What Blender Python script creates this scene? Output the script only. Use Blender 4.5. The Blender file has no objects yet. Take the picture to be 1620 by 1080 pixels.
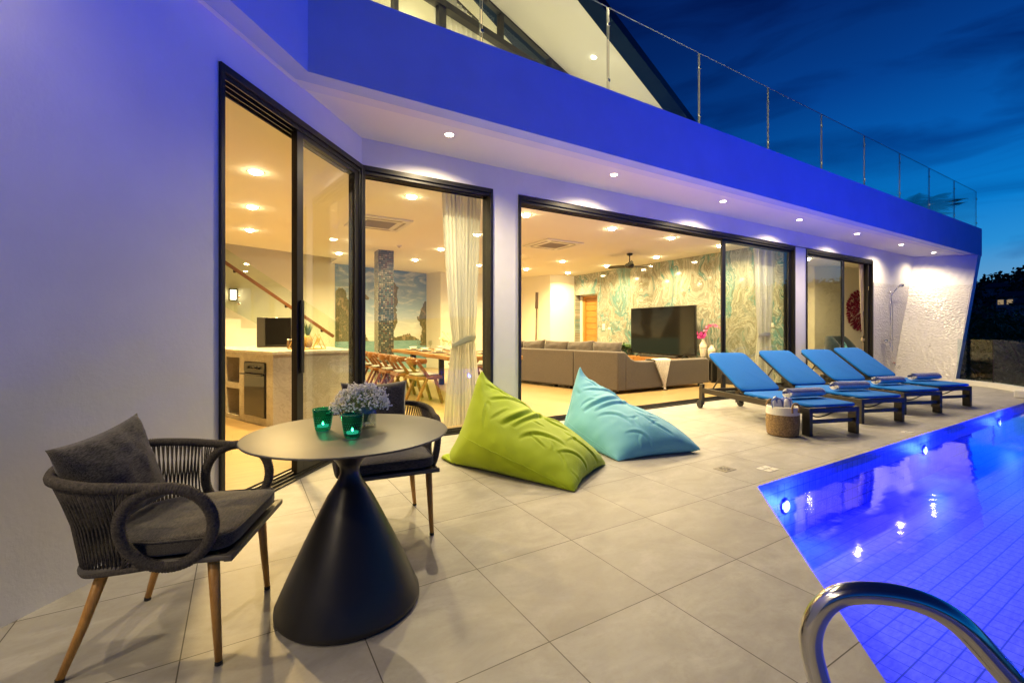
SUN_EL, SKY_STR, EXPO = -4.0, 1.0, 0.0   # light dials
import bpy, bmesh, math, random
import numpy as np
from mathutils import Vector, Matrix, noise as mnoise
R = math.radians
sin, cos, pi = math.sin, math.cos, math.pi
random.seed(7)
sc = bpy.context.scene
col = sc.collection

# ------------------------------------------------------------------ camera
cd = bpy.data.cameras.new('camera'); cam = bpy.data.objects.new('camera', cd); col.objects.link(cam)
cam.location = (0, 0, 1.2); cam.rotation_euler = (R(90), 0, R(-31.2))
cd.sensor_width = 36; cd.lens = 711 / 1620 * 36; cd.shift_y = -17 / 1620
cd.clip_start = 0.03; cd.clip_end = 2500
sc.camera = cam

# ------------------------------------------------------------------ sky (dusk, sun already below the horizon)
world = bpy.data.worlds.new('World'); sc.world = world; world.use_nodes = True
wn = world.node_tree; wn.nodes.clear()
def wnode(t, **kw):
    n = wn.nodes.new(t)
    for k, v in kw.items(): setattr(n, k, v)
    return n
wo = wnode('ShaderNodeOutputWorld'); bg = wnode('ShaderNodeBackground'); wn.links.new(bg.outputs[0], wo.inputs[0])
sky = wnode('ShaderNodeTexSky', sky_type='NISHITA', sun_disc=False, sun_elevation=R(SUN_EL), sun_rotation=R(70),
            altitude=0, air_density=1.2, dust_density=0.3, ozone_density=6)
tc = wnode('ShaderNodeTexCoord')
mp = wnode('ShaderNodeMapping'); mp.inputs['Scale'].default_value = (1.3, 1.3, 6); mp.inputs['Rotation'].default_value = (R(8), R(-10), 0)
wn.links.new(tc.outputs['Generated'], mp.inputs[0])
nz = wnode('ShaderNodeTexNoise'); nz.inputs['Scale'].default_value = 2.6; nz.inputs['Detail'].default_value = 5; nz.inputs['Roughness'].default_value = .5
nz.inputs['Distortion'].default_value = .6
wn.links.new(mp.outputs[0], nz.inputs['Vector'])
cr = wnode('ShaderNodeValToRGB'); cr.color_ramp.elements[0].position = .48; cr.color_ramp.elements[1].position = .70
cr.color_ramp.elements[0].color = (1, 1, 1, 1); cr.color_ramp.elements[1].color = (.22, .27, .42, 1)
wn.links.new(nz.outputs[0], cr.inputs[0])
# dusk tint: the air above a tropical coast after sunset, deep blue overhead and paler at the horizon
sep = wnode('ShaderNodeSeparateXYZ'); wn.links.new(tc.outputs['Generated'], sep.inputs[0])
ramp = wnode('ShaderNodeValToRGB'); e = ramp.color_ramp.elements
SKYCOL = [(0.0, (.22, .34, .46)), (.07, (.12, .34, .60)), (.13, (.022, .27, .66)), (.20, (.002, .20, .62)), (.30, (.0012, .11, .45)), (.42, (.001, .05, .27)), (.55, (.001, .022, .15)), (.68, (.001, .012, .095)), (.8, (.001, .009, .075)), (1, (.001, .007, .06))]
e[0].position = 0; e[0].color = (*SKYCOL[0][1], 1); e[1].position = 1; e[1].color = (*SKYCOL[-1][1], 1)
for p, c in SKYCOL[1:-1]:
    q = e.new(p); q.color = (*c, 1)
# brighter towards the side where the sun set
dp = wnode('ShaderNodeVectorMath', operation='DOT_PRODUCT'); dp.inputs[1].default_value = (cos(R(-8)), sin(R(-8)), 0)
wn.links.new(tc.outputs['Generated'], dp.inputs[0])
sub = wnode('ShaderNodeMath', operation='MULTIPLY_ADD'); sub.inputs[1].default_value = -.17; sub.inputs[2].default_value = .155
wn.links.new(dp.outputs['Value'], sub.inputs[0])
addz = wnode('ShaderNodeMath', operation='ADD'); addz.use_clamp = True
wn.links.new(sep.outputs['Z'], addz.inputs[0]); wn.links.new(sub.outputs[0], addz.inputs[1])
wn.links.new(addz.outputs[0], ramp.inputs[0])
addc = wnode('ShaderNodeMixRGB', blend_type='ADD'); addc.inputs[0].default_value = .03
wn.links.new(ramp.outputs[0], addc.inputs[1]); wn.links.new(sky.outputs[0], addc.inputs[2])
mulc = wnode('ShaderNodeMixRGB', blend_type='MULTIPLY'); mulc.inputs[0].default_value = .85
wn.links.new(addc.outputs[0], mulc.inputs[1]); wn.links.new(cr.outputs[0], mulc.inputs[2])
wn.links.new(mulc.outputs[0], bg.inputs[0]); bg.inputs[1].default_value = SKY_STR

sc.view_settings.view_transform = 'Standard'; sc.view_settings.look = 'None'; sc.view_settings.gamma = 1
sc.view_settings.exposure = EXPO
cy = sc.cycles
cy.use_denoising = True; cy.max_bounces = 8; cy.diffuse_bounces = 4; cy.glossy_bounces = 4; cy.transmission_bounces = 6
cy.transparent_max_bounces = 16; cy.caustics_reflective = False; cy.caustics_refractive = False
cy.sample_clamp_indirect = 3; cy.sample_clamp_direct = 0; cy.use_light_tree = True; cy.blur_glossy = .5
# ------------------------------------------------------------------ material helpers
class NT:
    def __init__(s, name):
        s.m = bpy.data.materials.new(name); s.m.use_nodes = True; s.t = s.m.node_tree; s.t.nodes.clear()
        s.out = s.n('ShaderNodeOutputMaterial'); s._tc = None
    def n(s, ty, **kw):
        x = s.t.nodes.new(ty)
        for k, v in kw.items(): setattr(x, k, v)
        return x
    def l(s, a, b): s.t.links.new(a, b)
    def put(s, v, sock):
        if isinstance(v, bpy.types.NodeSocket): s.l(v, sock)
        elif isinstance(v, (tuple, list)) and sock.type == 'RGBA' and len(v) == 3: sock.default_value = (*v, 1)
        else: sock.default_value = v
    def tc(s, which='Object'):
        if not s._tc: s._tc = s.n('ShaderNodeTexCoord')
        return s._tc.outputs[which]
    def map(s, vec, scale=(1, 1, 1), rot=(0, 0, 0), loc=(0, 0, 0)):
        x = s.n('ShaderNodeMapping'); s.l(vec, x.inputs[0])
        x.inputs['Scale'].default_value = scale; x.inputs['Rotation'].default_value = rot; x.inputs['Location'].default_value = loc
        return x.outputs[0]
    def noise(s, vec, scale=5, detail=4, rough=.5, dist=0, out=0):
        x = s.n('ShaderNodeTexNoise'); s.l(vec, x.inputs['Vector'])
        for k, v in (('Scale', scale), ('Detail', detail), ('Roughness', rough), ('Distortion', dist)): x.inputs[k].default_value = v
        return x.outputs[out]
    def math(s, op, a, b=0, c=0, clamp=False):
        x = s.n('ShaderNodeMath', operation=op); x.use_clamp = clamp
        for i, v in enumerate((a, b, c)): s.put(v, x.inputs[i])
        return x.outputs[0]
    def mix(s, f, a, b, mode='MIX'):
        x = s.n('ShaderNodeMixRGB', blend_type=mode); s.put(f, x.inputs[0]); s.put(a, x.inputs[1]); s.put(b, x.inputs[2]); return x.outputs[0]
    def ramp(s, f, stops, interp='LINEAR'):
        x = s.n('ShaderNodeValToRGB'); s.l(f, x.inputs[0]); x.color_ramp.interpolation = interp; e = x.color_ramp.elements
        e[0].position = stops[0][0]; e[1].position = stops[-1][0]
        def c4(c): return (c, c, c, 1) if isinstance(c, (int, float)) else (*c, 1)
        e[0].color = c4(stops[0][1]); e[1].color = c4(stops[-1][1])
        for p, c in stops[1:-1]:
            q = e.new(p); q.color = c4(c)
        return x.outputs[0]
    def sep(s, vec):
        x = s.n('ShaderNodeSeparateXYZ'); s.l(vec, x.inputs[0]); return x.outputs
    def comb(s, a, b, c):
        x = s.n('ShaderNodeCombineXYZ')
        for i, v in enumerate((a, b, c)): s.put(v, x.inputs[i])
        return x.outputs[0]
    def bump(s, h, strength=.3, dist=.01):
        x = s.n('ShaderNodeBump'); x.inputs['Strength'].default_value = strength; x.inputs['Distance'].default_value = dist
        s.l(h, x.inputs['Height']); return x.outputs[0]
    def bsdf(s, color, rough=.5, metal=0, normal=None, spec=None, trans=None, ior=None, sheen=None, coat=None, alpha=None):
        x = s.n('ShaderNodeBsdfPrincipled'); s.put(color, x.inputs['Base Color']); s.put(rough, x.inputs['Roughness']); s.put(metal, x.inputs['Metallic'])
        if normal is not None: s.l(normal, x.inputs['Normal'])
        for k, v in (('Specular IOR Level', spec), ('Transmission Weight', trans), ('IOR', ior), ('Sheen Weight', sheen), ('Coat Weight', coat), ('Alpha', alpha)):
            if v is not None: s.put(v, x.inputs[k])
        return x.outputs[0]
    def done(s, sh): s.l(sh, s.out.inputs[0]); return s.m
    def line(s, v, x0, step, w):   # 1 on joint lines of a coordinate
        f = s.math('FRACT', s.math('DIVIDE', s.math('SUBTRACT', v, x0), step))
        d = s.math('ABSOLUTE', s.math('SUBTRACT', f, .5))
        return s.math('GREATER_THAN', d, .5 - w / step / 2)
MATS = {}
def mat(name, color=(.5, .5, .5), rough=.5, metal=0, vary=.0, vscale=6, bump=0, bscale=60, spec=None, sheen=None, coat=None):
    if name in MATS: return MATS[name]
    t = NT(name); c = color; o = t.tc()
    if vary:
        f = t.noise(o, vscale, 4, .6)
        c = t.mix(t.ramp(f, [(.3, 0), (.7, 1)]), tuple(v * (1 - vary) for v in color), tuple(min(1, v * (1 + vary)) for v in color))
    nrm = t.bump(t.noise(o, bscale, 3), bump, .003) if bump else None
    MATS[name] = t.done(t.bsdf(c, rough, metal, nrm, spec, sheen=sheen, coat=coat)); return MATS[name]
def emit(name, color, strength):
    if name in MATS: return MATS[name]
    t = NT(name); x = t.n('ShaderNodeEmission'); t.put(color, x.inputs[0]); x.inputs[1].default_value = strength
    MATS[name] = t.done(x.outputs[0]); return MATS[name]
def thin_glass(name, tint=(.93, .96, .95), ior=1.5, boost=1.0, rough=0.0, bumpn=None):
    if name in MATS: return MATS[name]
    t = NT(name); fr = t.n('ShaderNodeLayerWeight'); F0 = ((ior - 1) / (ior + 1)) ** 2
    fz = t.math('MULTIPLY_ADD', t.math('POWER', fr.outputs['Facing'], 5), 1 - F0, F0)
    tr = t.n('ShaderNodeBsdfTransparent'); t.put(tint, tr.inputs[0])
    gl = t.n('ShaderNodeBsdfGlossy'); t.put((1, 1, 1), gl.inputs[0]); gl.inputs['Roughness'].default_value = rough
    f = t.math('MULTIPLY', fz, boost, clamp=True)
    if bumpn:
        b = bumpn(t); t.l(b, gl.inputs['Normal']); t.l(b, fr.inputs['Normal'])
    mx = t.n('ShaderNodeMixShader'); t.l(f, mx.inputs[0]); t.l(tr.outputs[0], mx.inputs[1]); t.l(gl.outputs[0], mx.inputs[2])
    MATS[name] = t.done(mx.outputs[0]); return MATS[name]

# ------------------------------------------------------------------ mesh helpers
class MB:
    def __init__(s): s.v = []; s.f = []
    def add(s, vs, fs, M=None):
        o = len(s.v)
        s.v += [tuple(M @ Vector(p)) for p in vs] if M is not None else [tuple(p) for p in vs]
        s.f += [tuple(i + o for i in f) for f in fs]; return s
    def box(s, c, d, M=None, rz=0, taper=1):
        x, y, z = d[0] / 2, d[1] / 2, d[2] / 2
        vs = [(-x, -y, -z), (x, -y, -z), (x, y, -z), (-x, y, -z), (-x * taper, -y * taper, z), (x * taper, -y * taper, z), (x * taper, y * taper, z), (-x * taper, y * taper, z)]
        T = Matrix.Translation(c) @ Matrix.Rotation(rz, 4, 'Z')
        if M is not None: T = M @ T
        return s.add(vs, [(0, 3, 2, 1), (4, 5, 6, 7), (0, 1, 5, 4), (1, 2, 6, 5), (2, 3, 7, 6), (3, 0, 4, 7)], T)
    def bx(s, x0, x1, y0, y1, z0, z1, M=None): return s.box(((x0 + x1) / 2, (y0 + y1) / 2, (z0 + z1) / 2), (x1 - x0, y1 - y0, z1 - z0), M)
    def beam(s, a, b, w, h, up=(0, 0, 1)):
        a, b = Vector(a), Vector(b); d = b - a; L = d.length; z = d.normalized(); u = Vector(up)
        x = u.cross(z)
        if x.length < 1e-4: x = Vector((1, 0, 0))
        x.normalize(); y = z.cross(x)
        M = Matrix((x, y, z)).transposed().to_4x4(); M.translation = (a + b) / 2
        return s.box((0, 0, 0), (w, h, L), M)
    def prism(s, poly, z0, z1, M=None):
        n = len(poly); vs = [(p[0], p[1], z0) for p in poly] + [(p[0], p[1], z1) for p in poly]
        fs = [tuple(range(n - 1, -1, -1)), tuple(range(n, 2 * n))] + [(i, (i + 1) % n, n + (i + 1) % n, n + i) for i in range(n)]
        return s.add(vs, fs, M)
    def lathe(s, prof, n=32, M=None, cap=True, sx=1, sy=1):
        vs = []; fs = []; m = len(prof)
        for (r, z) in prof:
            for k in range(n): a = 2 * pi * k / n; vs.append((r * cos(a) * sx, r * sin(a) * sy, z))
        for j in range(m - 1):
            for k in range(n): k2 = (k + 1) % n; fs.append((j * n + k, j * n + k2, (j + 1) * n + k2, (j + 1) * n + k))
        if cap:
            if prof[0][0] > 1e-5: fs.append(tuple(range(n - 1, -1, -1)))
            if prof[-1][0] > 1e-5: fs.append(tuple((m - 1) * n + k for k in range(n)))
        return s.add(vs, fs, M)
    def tube(s, path, r, n=10, closed=False, caps=True, M=None):
        P = [Vector(p) for p in path]; m = len(P)
        rr = r if callable(r) else (lambda i, a: r if not isinstance(r, (list, tuple)) else r[i])
        prev = None; vs = []; fs = []
        for i in range(m):
            if closed: t = P[(i + 1) % m] - P[i - 1]
            else: t = P[min(i + 1, m - 1)] - P[max(i - 1, 0)]
            t.normalize()
            if prev is None:
                u = t.cross(Vector((0, 0, 1)))
                if u.length < .1: u = t.cross(Vector((1, 0, 0)))
            else: u = prev - t * prev.dot(t)
            u.normalize(); w = t.cross(u); prev = u
            for k in range(n):
                a = 2 * pi * k / n; q = rr(i, a); vs.append(tuple(P[i] + (u * cos(a) + w * sin(a)) * q))
        for i in range(m if closed else m - 1):
            j = (i + 1) % m
            for k in range(n): k2 = (k + 1) % n; fs.append((i * n + k, i * n + k2, j * n + k2, j * n + k))
        if not closed and caps:
            fs.append(tuple(range(n - 1, -1, -1))); fs.append(tuple((m - 1) * n + k for k in range(n)))
        return s.add(vs, fs, M)
    def grid(s, fn, nu, nv, cu=False, cv=False, M=None):
        vs = [fn(i / (nu if cu else nu - 1), j / (nv if cv else nv - 1)) for i in range(nu) for j in range(nv)]; fs = []
        for i in range(nu if cu else nu - 1):
            for j in range(nv if cv else nv - 1):
                a, b = (i + 1) % nu, (j + 1) % nv; fs.append((i * nv + j, a * nv + j, a * nv + b, i * nv + b))
        return s.add(vs, fs, M)
    def build(s, name, m, parent=None, smooth=False, bev=0, loc=None, seg=2, recalc=False, sub=0, solid=0, auto=None):
        me = bpy.data.meshes.new(name); me.from_pydata(s.v, [], s.f)
        if recalc:
            b = bmesh.new(); b.from_mesh(me); bmesh.ops.recalc_face_normals(b, faces=b.faces); b.to_mesh(me); b.free()
        if isinstance(m, (list, tuple)):
            for q in m: me.materials.append(q)
        else: me.materials.append(m)
        o = bpy.data.objects.new(name, me); col.objects.link(o)
        if smooth: me.polygons.foreach_set('use_smooth', [True] * len(me.polygons))
        if auto is not None:
            me.polygons.foreach_set('use_smooth', [True] * len(me.polygons))
            try: me.set_sharp_from_angle(angle=R(auto))
            except Exception: pass
        if solid:
            q = o.modifiers.new('solid', 'SOLIDIFY'); q.thickness = solid; q.offset = 0
        if bev:
            q = o.modifiers.new('bevel', 'BEVEL'); q.width = bev; q.segments = seg; q.limit_method = 'ANGLE'; q.angle_limit = R(40)
            me.polygons.foreach_set('use_smooth', [True] * len(me.polygons))
            try: me.set_sharp_from_angle(angle=R(35))
            except Exception: pass
        if sub:
            q = o.modifiers.new('sub', 'SUBSURF'); q.levels = q.render_levels = sub
        if parent is not None: o.parent = parent
        if loc is not None: o.location = loc
        return o
def tag(o, label=None, cat=None, group=None, kind=None):
    if label: o['label'] = label
    if cat: o['category'] = cat
    if group: o['group'] = group
    if kind: o['kind'] = kind
    return o
def thing(name, label, cat, loc=(0, 0, 0), rz=0, group=None):
    o = bpy.data.objects.new(name, None); col.objects.link(o); o.location = loc; o.rotation_euler = (0, 0, rz); o.empty_display_size = .1
    return tag(o, label, cat, group)
def struct(o): o['kind'] = 'structure'; return o
def copy_tree(o, parent=None):
    c = o.copy(); col.objects.link(c)
    if parent is not None: c.parent = parent
    for ch in list(o.children): copy_tree(ch, c)
    return c
def catmull(pts, n=8, closed=False):
    P = [Vector(p) for p in pts]; m = len(P); out = []
    for i in range(m if closed else m - 1):
        if closed: a, b, c, d = P[i - 1], P[i], P[(i + 1) % m], P[(i + 2) % m]
        else: a, b, c, d = P[max(i - 1, 0)], P[i], P[i + 1], P[min(i + 2, m - 1)]
        for k in range(n):
            t = k / n; out.append(.5 * ((2 * b) + (c - a) * t + (2 * a - 5 * b + 4 * c - d) * t * t + (3 * b - a - 3 * c + d) * t ** 3))
    if not closed: out.append(P[-1])
    return out
def area_lamp(name, loc, power, color, size=.12, parent=None, rot=(0, 0, 0), spread=160, sizey=None):
    l = bpy.data.lights.new(name, 'AREA'); l.shape = 'DISK'; l.size = size; l.energy = power; l.color = color; l.spread = R(spread)
    o = bpy.data.objects.new(name, l); col.objects.link(o); o.location = loc; o.rotation_euler = rot
    if parent is not None: o.parent = parent
    return o
def spot_lamp(name, loc, power, color, angle=110, blend=.6, size=.03, parent=None, rot=(0, 0, 0)):
    l = bpy.data.lights.new(name, 'SPOT'); l.energy = power; l.color = color; l.spot_size = R(angle); l.spot_blend = blend; l.shadow_soft_size = size
    o = bpy.data.objects.new(name, l); col.objects.link(o); o.location = loc; o.rotation_euler = rot
    if parent is not None: o.parent = parent
    return o
# ------------------------------------------------------------------ materials
def m_deck():
    t = NT('deck tile'); o = t.tc(); x, y, z = t.sep(o)
    ln = t.math('MAXIMUM', t.line(x, .418 - 60.5, .605, .0045), t.line(y, 1.41 - 62, .62, .0045))
    cell = t.comb(t.math('FLOOR', t.math('DIVIDE', t.math('SUBTRACT', x, .418), .605)), t.math('FLOOR', t.math('DIVIDE', t.math('SUBTRACT', y, 1.41), .62)), 0)
    wn_ = t.n('ShaderNodeTexWhiteNoise'); t.l(cell, wn_.inputs[0])
    off = t.n('ShaderNodeVectorMath', operation='MULTIPLY_ADD'); t.l(wn_.outputs['Color'], off.inputs[0]); off.inputs[1].default_value = (9, 9, 9); t.l(o, off.inputs[2])
    v = off.outputs[0]
    a = t.noise(t.map(v, (1, 1.8, 1), (0, 0, .5)), 3.2, 8, .62, .6)
    b = t.noise(v, 38, 6, .7)
    c = t.ramp(a, [(.25, (.25, .238, .222)), (.42, (.32, .308, .29)), (.55, (.375, .362, .345)), (.72, (.47, .457, .437))])
    st_ = t.noise(o, .9, 6, .7, 1.2); c = t.mix(t.ramp(st_, [(.45, 0), (.75, .3)]), c, (.27, .245, .21))
    c = t.mix(t.ramp(b, [(.5, 0), (.72, .35)]), c, (.27, .24, .20))
    vein = t.ramp(t.math('ABSOLUTE', t.math('SUBTRACT', t.noise(t.map(v, (1, 2.2, 1), (0, 0, .6)), 5, 6, .6, .8), .5)), [(0, .22), (.02, 0)])
    c = t.mix(vein, c, (.30, .26, .21))
    c = t.mix(t.math('MULTIPLY', wn_.outputs['Value'], .26), c, (.27, .25, .22))
    c = t.mix(ln, c, (.075, .065, .055))
    h = t.math('SUBTRACT', t.math('MULTIPLY', b, .15), ln)
    return t.done(t.bsdf(c, t.math('MULTIPLY_ADD', a, .2, .38), normal=t.bump(h, .35, .003), spec=.4))
def m_pooltile(name, xs, ys, axis):
    t = NT(name); o = t.tc(); x, y, z = t.sep(o)
    a, b = {'xy': (x, y), 'xz': (x, z), 'dz': (t.math('ADD', t.math('MULTIPLY', x, .754), t.math('MULTIPLY', y, .657)), z)}[axis]
    l1 = t.line(a, -50, xs, .0065); l2 = t.line(b, -50, ys, .0075)
    cell = t.comb(t.math('FLOOR', t.math('DIVIDE', a, xs)), t.math('FLOOR', t.math('DIVIDE', b, ys)), 0)
    wn_ = t.n('ShaderNodeTexWhiteNoise'); t.l(cell, wn_.inputs[0])
    f = t.noise(t.map(o, (1, 3, 1)), 14, 5, .7)
    c = t.mix(t.ramp(f, [(.3, 0), (.75, 1)]), (.18, .20, .62), (.42, .44, .82))
    c = t.mix(t.math('MULTIPLY', wn_.outputs['Value'], .25), c, (.20, .22, .55))
    c = t.mix(t.math('MULTIPLY', l1, .9), c, (.06, .10, .25)); c = t.mix(t.math('MULTIPLY', l2, .9), c, (.05, .10, .22))
    return t.done(t.bsdf(c, .4))
def m_plaster(name, c0=(.78, .77, .76), rough=.75, v=.05):
    t = NT(name); o = t.tc(); f = t.noise(o, 1.6, 5, .6); g = t.noise(o, 55, 4, .6)
    c = t.mix(t.ramp(f, [(.3, 0), (.7, 1)]), tuple(q * (1 - v) for q in c0), tuple(min(1, q * (1 + v)) for q in c0))
    lg = t.noise(t.map(o, (1, 1, .7)), 2.6, 5, .62, .4)
    return t.done(t.bsdf(c, rough, normal=t.bump(t.math('MULTIPLY_ADD', lg, 6, g), .22, .0035)))
def m_marble():   # green/cream book-matched slabs; face lies in the YZ plane
    t = NT('onyx slab'); o = t.tc(); x, y, z = t.sep(o)
    iy, iz = t.math('FLOOR', t.math('DIVIDE', t.math('SUBTRACT', y, .7), 1.2)), t.math('FLOOR', t.math('DIVIDE', t.math('ADD', z, .9), 2.4))
    w3 = t.n('ShaderNodeTexWhiteNoise'); t.l(t.comb(t.math('FLOOR', t.math('DIVIDE', iy, 2)), iz, 3), w3.inputs[0])
    v = t.comb(t.math('MULTIPLY', y, 1.0), t.math('MULTIPLY', z, .55), t.math('MULTIPLY', t.math('ADD', t.math('MULTIPLY', w3.outputs['Value'], 1), t.math('MULTIPLY', t.math('MODULO', iy, 2), .12)), 2))
    w = t.noise(v, .9, 3, .5, out=1)
    vm = t.n('ShaderNodeVectorMath', operation='MULTIPLY_ADD'); t.l(w, vm.inputs[0]); vm.inputs[1].default_value = (2.2, 2.2, 0); t.l(v, vm.inputs[2])
    a = t.noise(vm.outputs[0], .95, 9, .66, 1.0)
    b = t.noise(vm.outputs[0], 2.6, 9, .66, 1.8)
    c = t.ramp(a, [(.28, (.03, .15, .18)), (.37, (.05, .20, .22)), (.41, (.14, .26, .23)), (.43, (.38, .38, .33)), (.46, (.24, .26, .23)), (.50, (.40, .40, .35)), (.53, (.27, .28, .24)), (.56, (.44, .43, .37)), (.60, (.24, .26, .22)), (.63, (.40, .39, .34)), (.66, (.10, .21, .19)), (.72, (.05, .18, .19)), (.76, (.36, .34, .24)), (.85, (.48, .45, .34))])
    tm = t.noise(t.comb(t.math('MULTIPLY', t.sep(vm.outputs[0])[0], 1.3), t.math('MULTIPLY', t.sep(vm.outputs[0])[1], .8), t.math('ADD', t.sep(v)[2], 5)), 1.0, 7, .62, .7)
    teal = t.mix(t.ramp(t.noise(vm.outputs[0], 5, 6, .7, 1), [(.35, 0), (.65, 1)]), (.035, .155, .18), (.13, .29, .29))
    c = t.mix(t.ramp(tm, [(.505, 0), (.53, .82)]), t.mix(.28, c, (.12, .14, .11)), teal)
    vein = t.ramp(t.math('ABSOLUTE', t.math('SUBTRACT', b, .5)), [(0, .85), (.02, .3), (.06, 0)])
    c = t.mix(vein, c, (.16, .14, .085))
    v2 = t.ramp(t.math('ABSOLUTE', t.math('SUBTRACT', t.noise(vm.outputs[0], 1.9, 10, .66, 2), .52)), [(0, .8), (.018, 0)])
    c = t.mix(v2, c, (.56, .55, .48))
    ln = t.math('MAXIMUM', t.line(y, .7 - 24, 1.2, .004), t.line(z, -.9 - 24, 2.4, .004))
    c = t.mix(t.math('MULTIPLY', ln, .6), c, (.3, .3, .22))
    return t.done(t.bsdf(c, .07, spec=.5))
def m_stone():
    t = NT('kitchen marble'); o = t.tc(); w = t.noise(o, 1.6, 3, .5, out=1)
    vm = t.n('ShaderNodeVectorMath', operation='MULTIPLY_ADD'); t.l(w, vm.inputs[0]); vm.inputs[1].default_value = (1.3, 1.3, 1.3); t.l(o, vm.inputs[2])
    a = t.noise(t.map(vm.outputs[0], (1, 1, 1.8)), 2.2, 10, .72, 1.0)
    c = t.ramp(a, [(.25, (.30, .27, .22)), (.42, (.46, .43, .37)), (.48, (.40, .37, .31)), (.53, (.50, .47, .41)), (.62, (.42, .385, .325)), (.72, (.52, .49, .43))])
    return t.done(t.bsdf(c, .25))
def m_wood(name, c1, c2, scale=(1, 12, 12), rough=.45, rot=(0, 0, 0), n=4, dist=1.5):
    t = NT(name); o = t.map(t.tc(), scale, rot)
    a = t.noise(o, n, 5, .6, dist); g = t.noise(t.map(t.tc(), tuple(q * 6 for q in scale), rot), n, 3, .7)
    c = t.mix(t.ramp(a, [(.3, 0), (.7, 1)]), c1, c2); c = t.mix(t.ramp(g, [(.45, 0), (.75, .45)]), c, tuple(q * .45 for q in c1))
    return t.done(t.bsdf(c, rough, normal=t.bump(g, .1, .001)))
def m_floor():
    t = NT('oak floor'); o = t.tc(); x, y, z = t.sep(o)
    row = t.math('FLOOR', t.math('DIVIDE', y, .19)); wn_ = t.n('ShaderNodeTexWhiteNoise'); t.l(t.comb(row, 0, 0), wn_.inputs[0])
    xo = t.math('MULTIPLY_ADD', wn_.outputs['Value'], 1.5, x)
    cell = t.comb(row, t.math('FLOOR', t.math('DIVIDE', xo, 1.5)), 1); w2 = t.n('ShaderNodeTexWhiteNoise'); t.l(cell, w2.inputs[0])
    off = t.n('ShaderNodeVectorMath', operation='MULTIPLY_ADD'); t.l(w2.outputs['Color'], off.inputs[0]); off.inputs[1].default_value = (7, 7, 7); t.l(o, off.inputs[2])
    g = t.noise(t.map(off.outputs[0], (1.2, 12, 1)), 3, 6, .6, 1)
    c = t.mix(t.ramp(g, [(.3, 0), (.7, 1)]), (.24, .16, .072), (.38, .275, .13))
    c = t.mix(t.math('MULTIPLY', w2.outputs['Value'], .22), c, (.27, .17, .08))
    ln = t.math('MAXIMUM', t.line(y, -19, .19, .003), t.line(xo, -15, 1.5, .003)); c = t.mix(t.math('MULTIPLY', ln, .7), c, (.12, .07, .03))
    return t.done(t.bsdf(c, t.math('MULTIPLY_ADD', g, .15, .27)))
def m_fabric(name, c0, v=.25, scale=300, rough=.9, sheen=.3, bump=.4, weave=(1, 1, 1)):
    t = NT(name); o = t.tc(); a = t.noise(t.map(o, weave), scale, 2, .6); b = t.noise(o, 4, 3, .5)
    c = t.mix(t.ramp(a, [(.35, 0), (.65, 1)]), tuple(q * (1 - v) for q in c0), tuple(min(1, q * (1 + v)) for q in c0))
    c = t.mix(t.ramp(b, [(.4, 0), (.8, .12)]), c, tuple(q * .6 for q in c0))
    return t.done(t.bsdf(c, rough, normal=t.bump(a, bump, .001), sheen=sheen, spec=.25))
def m_mosaic():
    t = NT('mosaic'); o = t.tc(); x, y, z = t.sep(o); s = .045
    geo = t.n('ShaderNodeNewGeometry'); nx = t.math('ABSOLUTE', t.sep(geo.outputs['Normal'])[0])
    u = t.math('ADD', t.math('MULTIPLY', t.math('GREATER_THAN', nx, .5), y), t.math('MULTIPLY', t.math('LESS_THAN', nx, .5), x))
    ln = t.math('MAXIMUM', t.line(u, -5, s, .011), t.line(z, -5, s, .011))
    cell = t.comb(t.math('FLOOR', t.math('DIVIDE', u, s)), t.math('FLOOR', t.math('DIVIDE', z, s)), nx); w = t.n('ShaderNodeTexWhiteNoise'); t.l(cell, w.inputs[0])
    c = t.ramp(w.outputs['Value'], [(0, (.07, .10, .09)), (.25, (.14, .15, .12)), (.5, (.20, .18, .13)), (.65, (.06, .07, .06)), (.8, (.12, .08, .06)), (.9, (.28, .27, .21))], 'CONSTANT')
    c = t.mix(ln, c, (.03, .025, .02))
    return t.done(t.bsdf(c, .2, spec=.6))
def m_wave_tile(axis):
    t = NT('relief wall tile ' + axis); o = t.tc(); x, y, z = t.sep(o); u = x if axis == 'x' else y
    v = t.n('ShaderNodeTexVoronoi'); v.feature = 'F1'; v.inputs['Scale'].default_value = 1
    t.l(t.map(t.comb(u, z, 0), (19, 27, 1)), v.inputs['Vector'])
    n_ = t.noise(t.map(t.comb(u, z, 0), (9, 22, 1)), 1, 2, .5, .4)
    ln = t.math('MAXIMUM', t.line(u, -9, .6, .004), t.line(z, -9.02, .3, .004))
    sp = t.n('ShaderNodeTexVoronoi'); sp.inputs['Scale'].default_value = 1; sp.inputs['Randomness'].default_value = .35
    t.l(t.map(t.comb(u, z, 0), (3.2, 2.6, 1), (0, 0, .3)), sp.inputs['Vector'])
    spk = t.math('MULTIPLY', t.math('LESS_THAN', sp.outputs['Distance'], .13), t.ramp(t.noise(t.comb(u, z, 0), 30, 3, .6), [(.45, 0), (.6, .7)]))
    c = t.mix(t.math('MULTIPLY', ln, .5), (.66, .635, .62), (.36, .34, .33)); c = t.mix(spk, c, (.25, .22, .19))
    h = t.math('ADD', v.outputs['Distance'], n_)
    return t.done(t.bsdf(c, .28, normal=t.bump(h, .9, .011)))
def m_steel():
    t = NT('brushed steel'); o = t.tc()
    return t.done(t.bsdf((.62, .60, .57), .17, 1, t.bump(t.noise(o, 160, 3, .6), .03, .001)))
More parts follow.
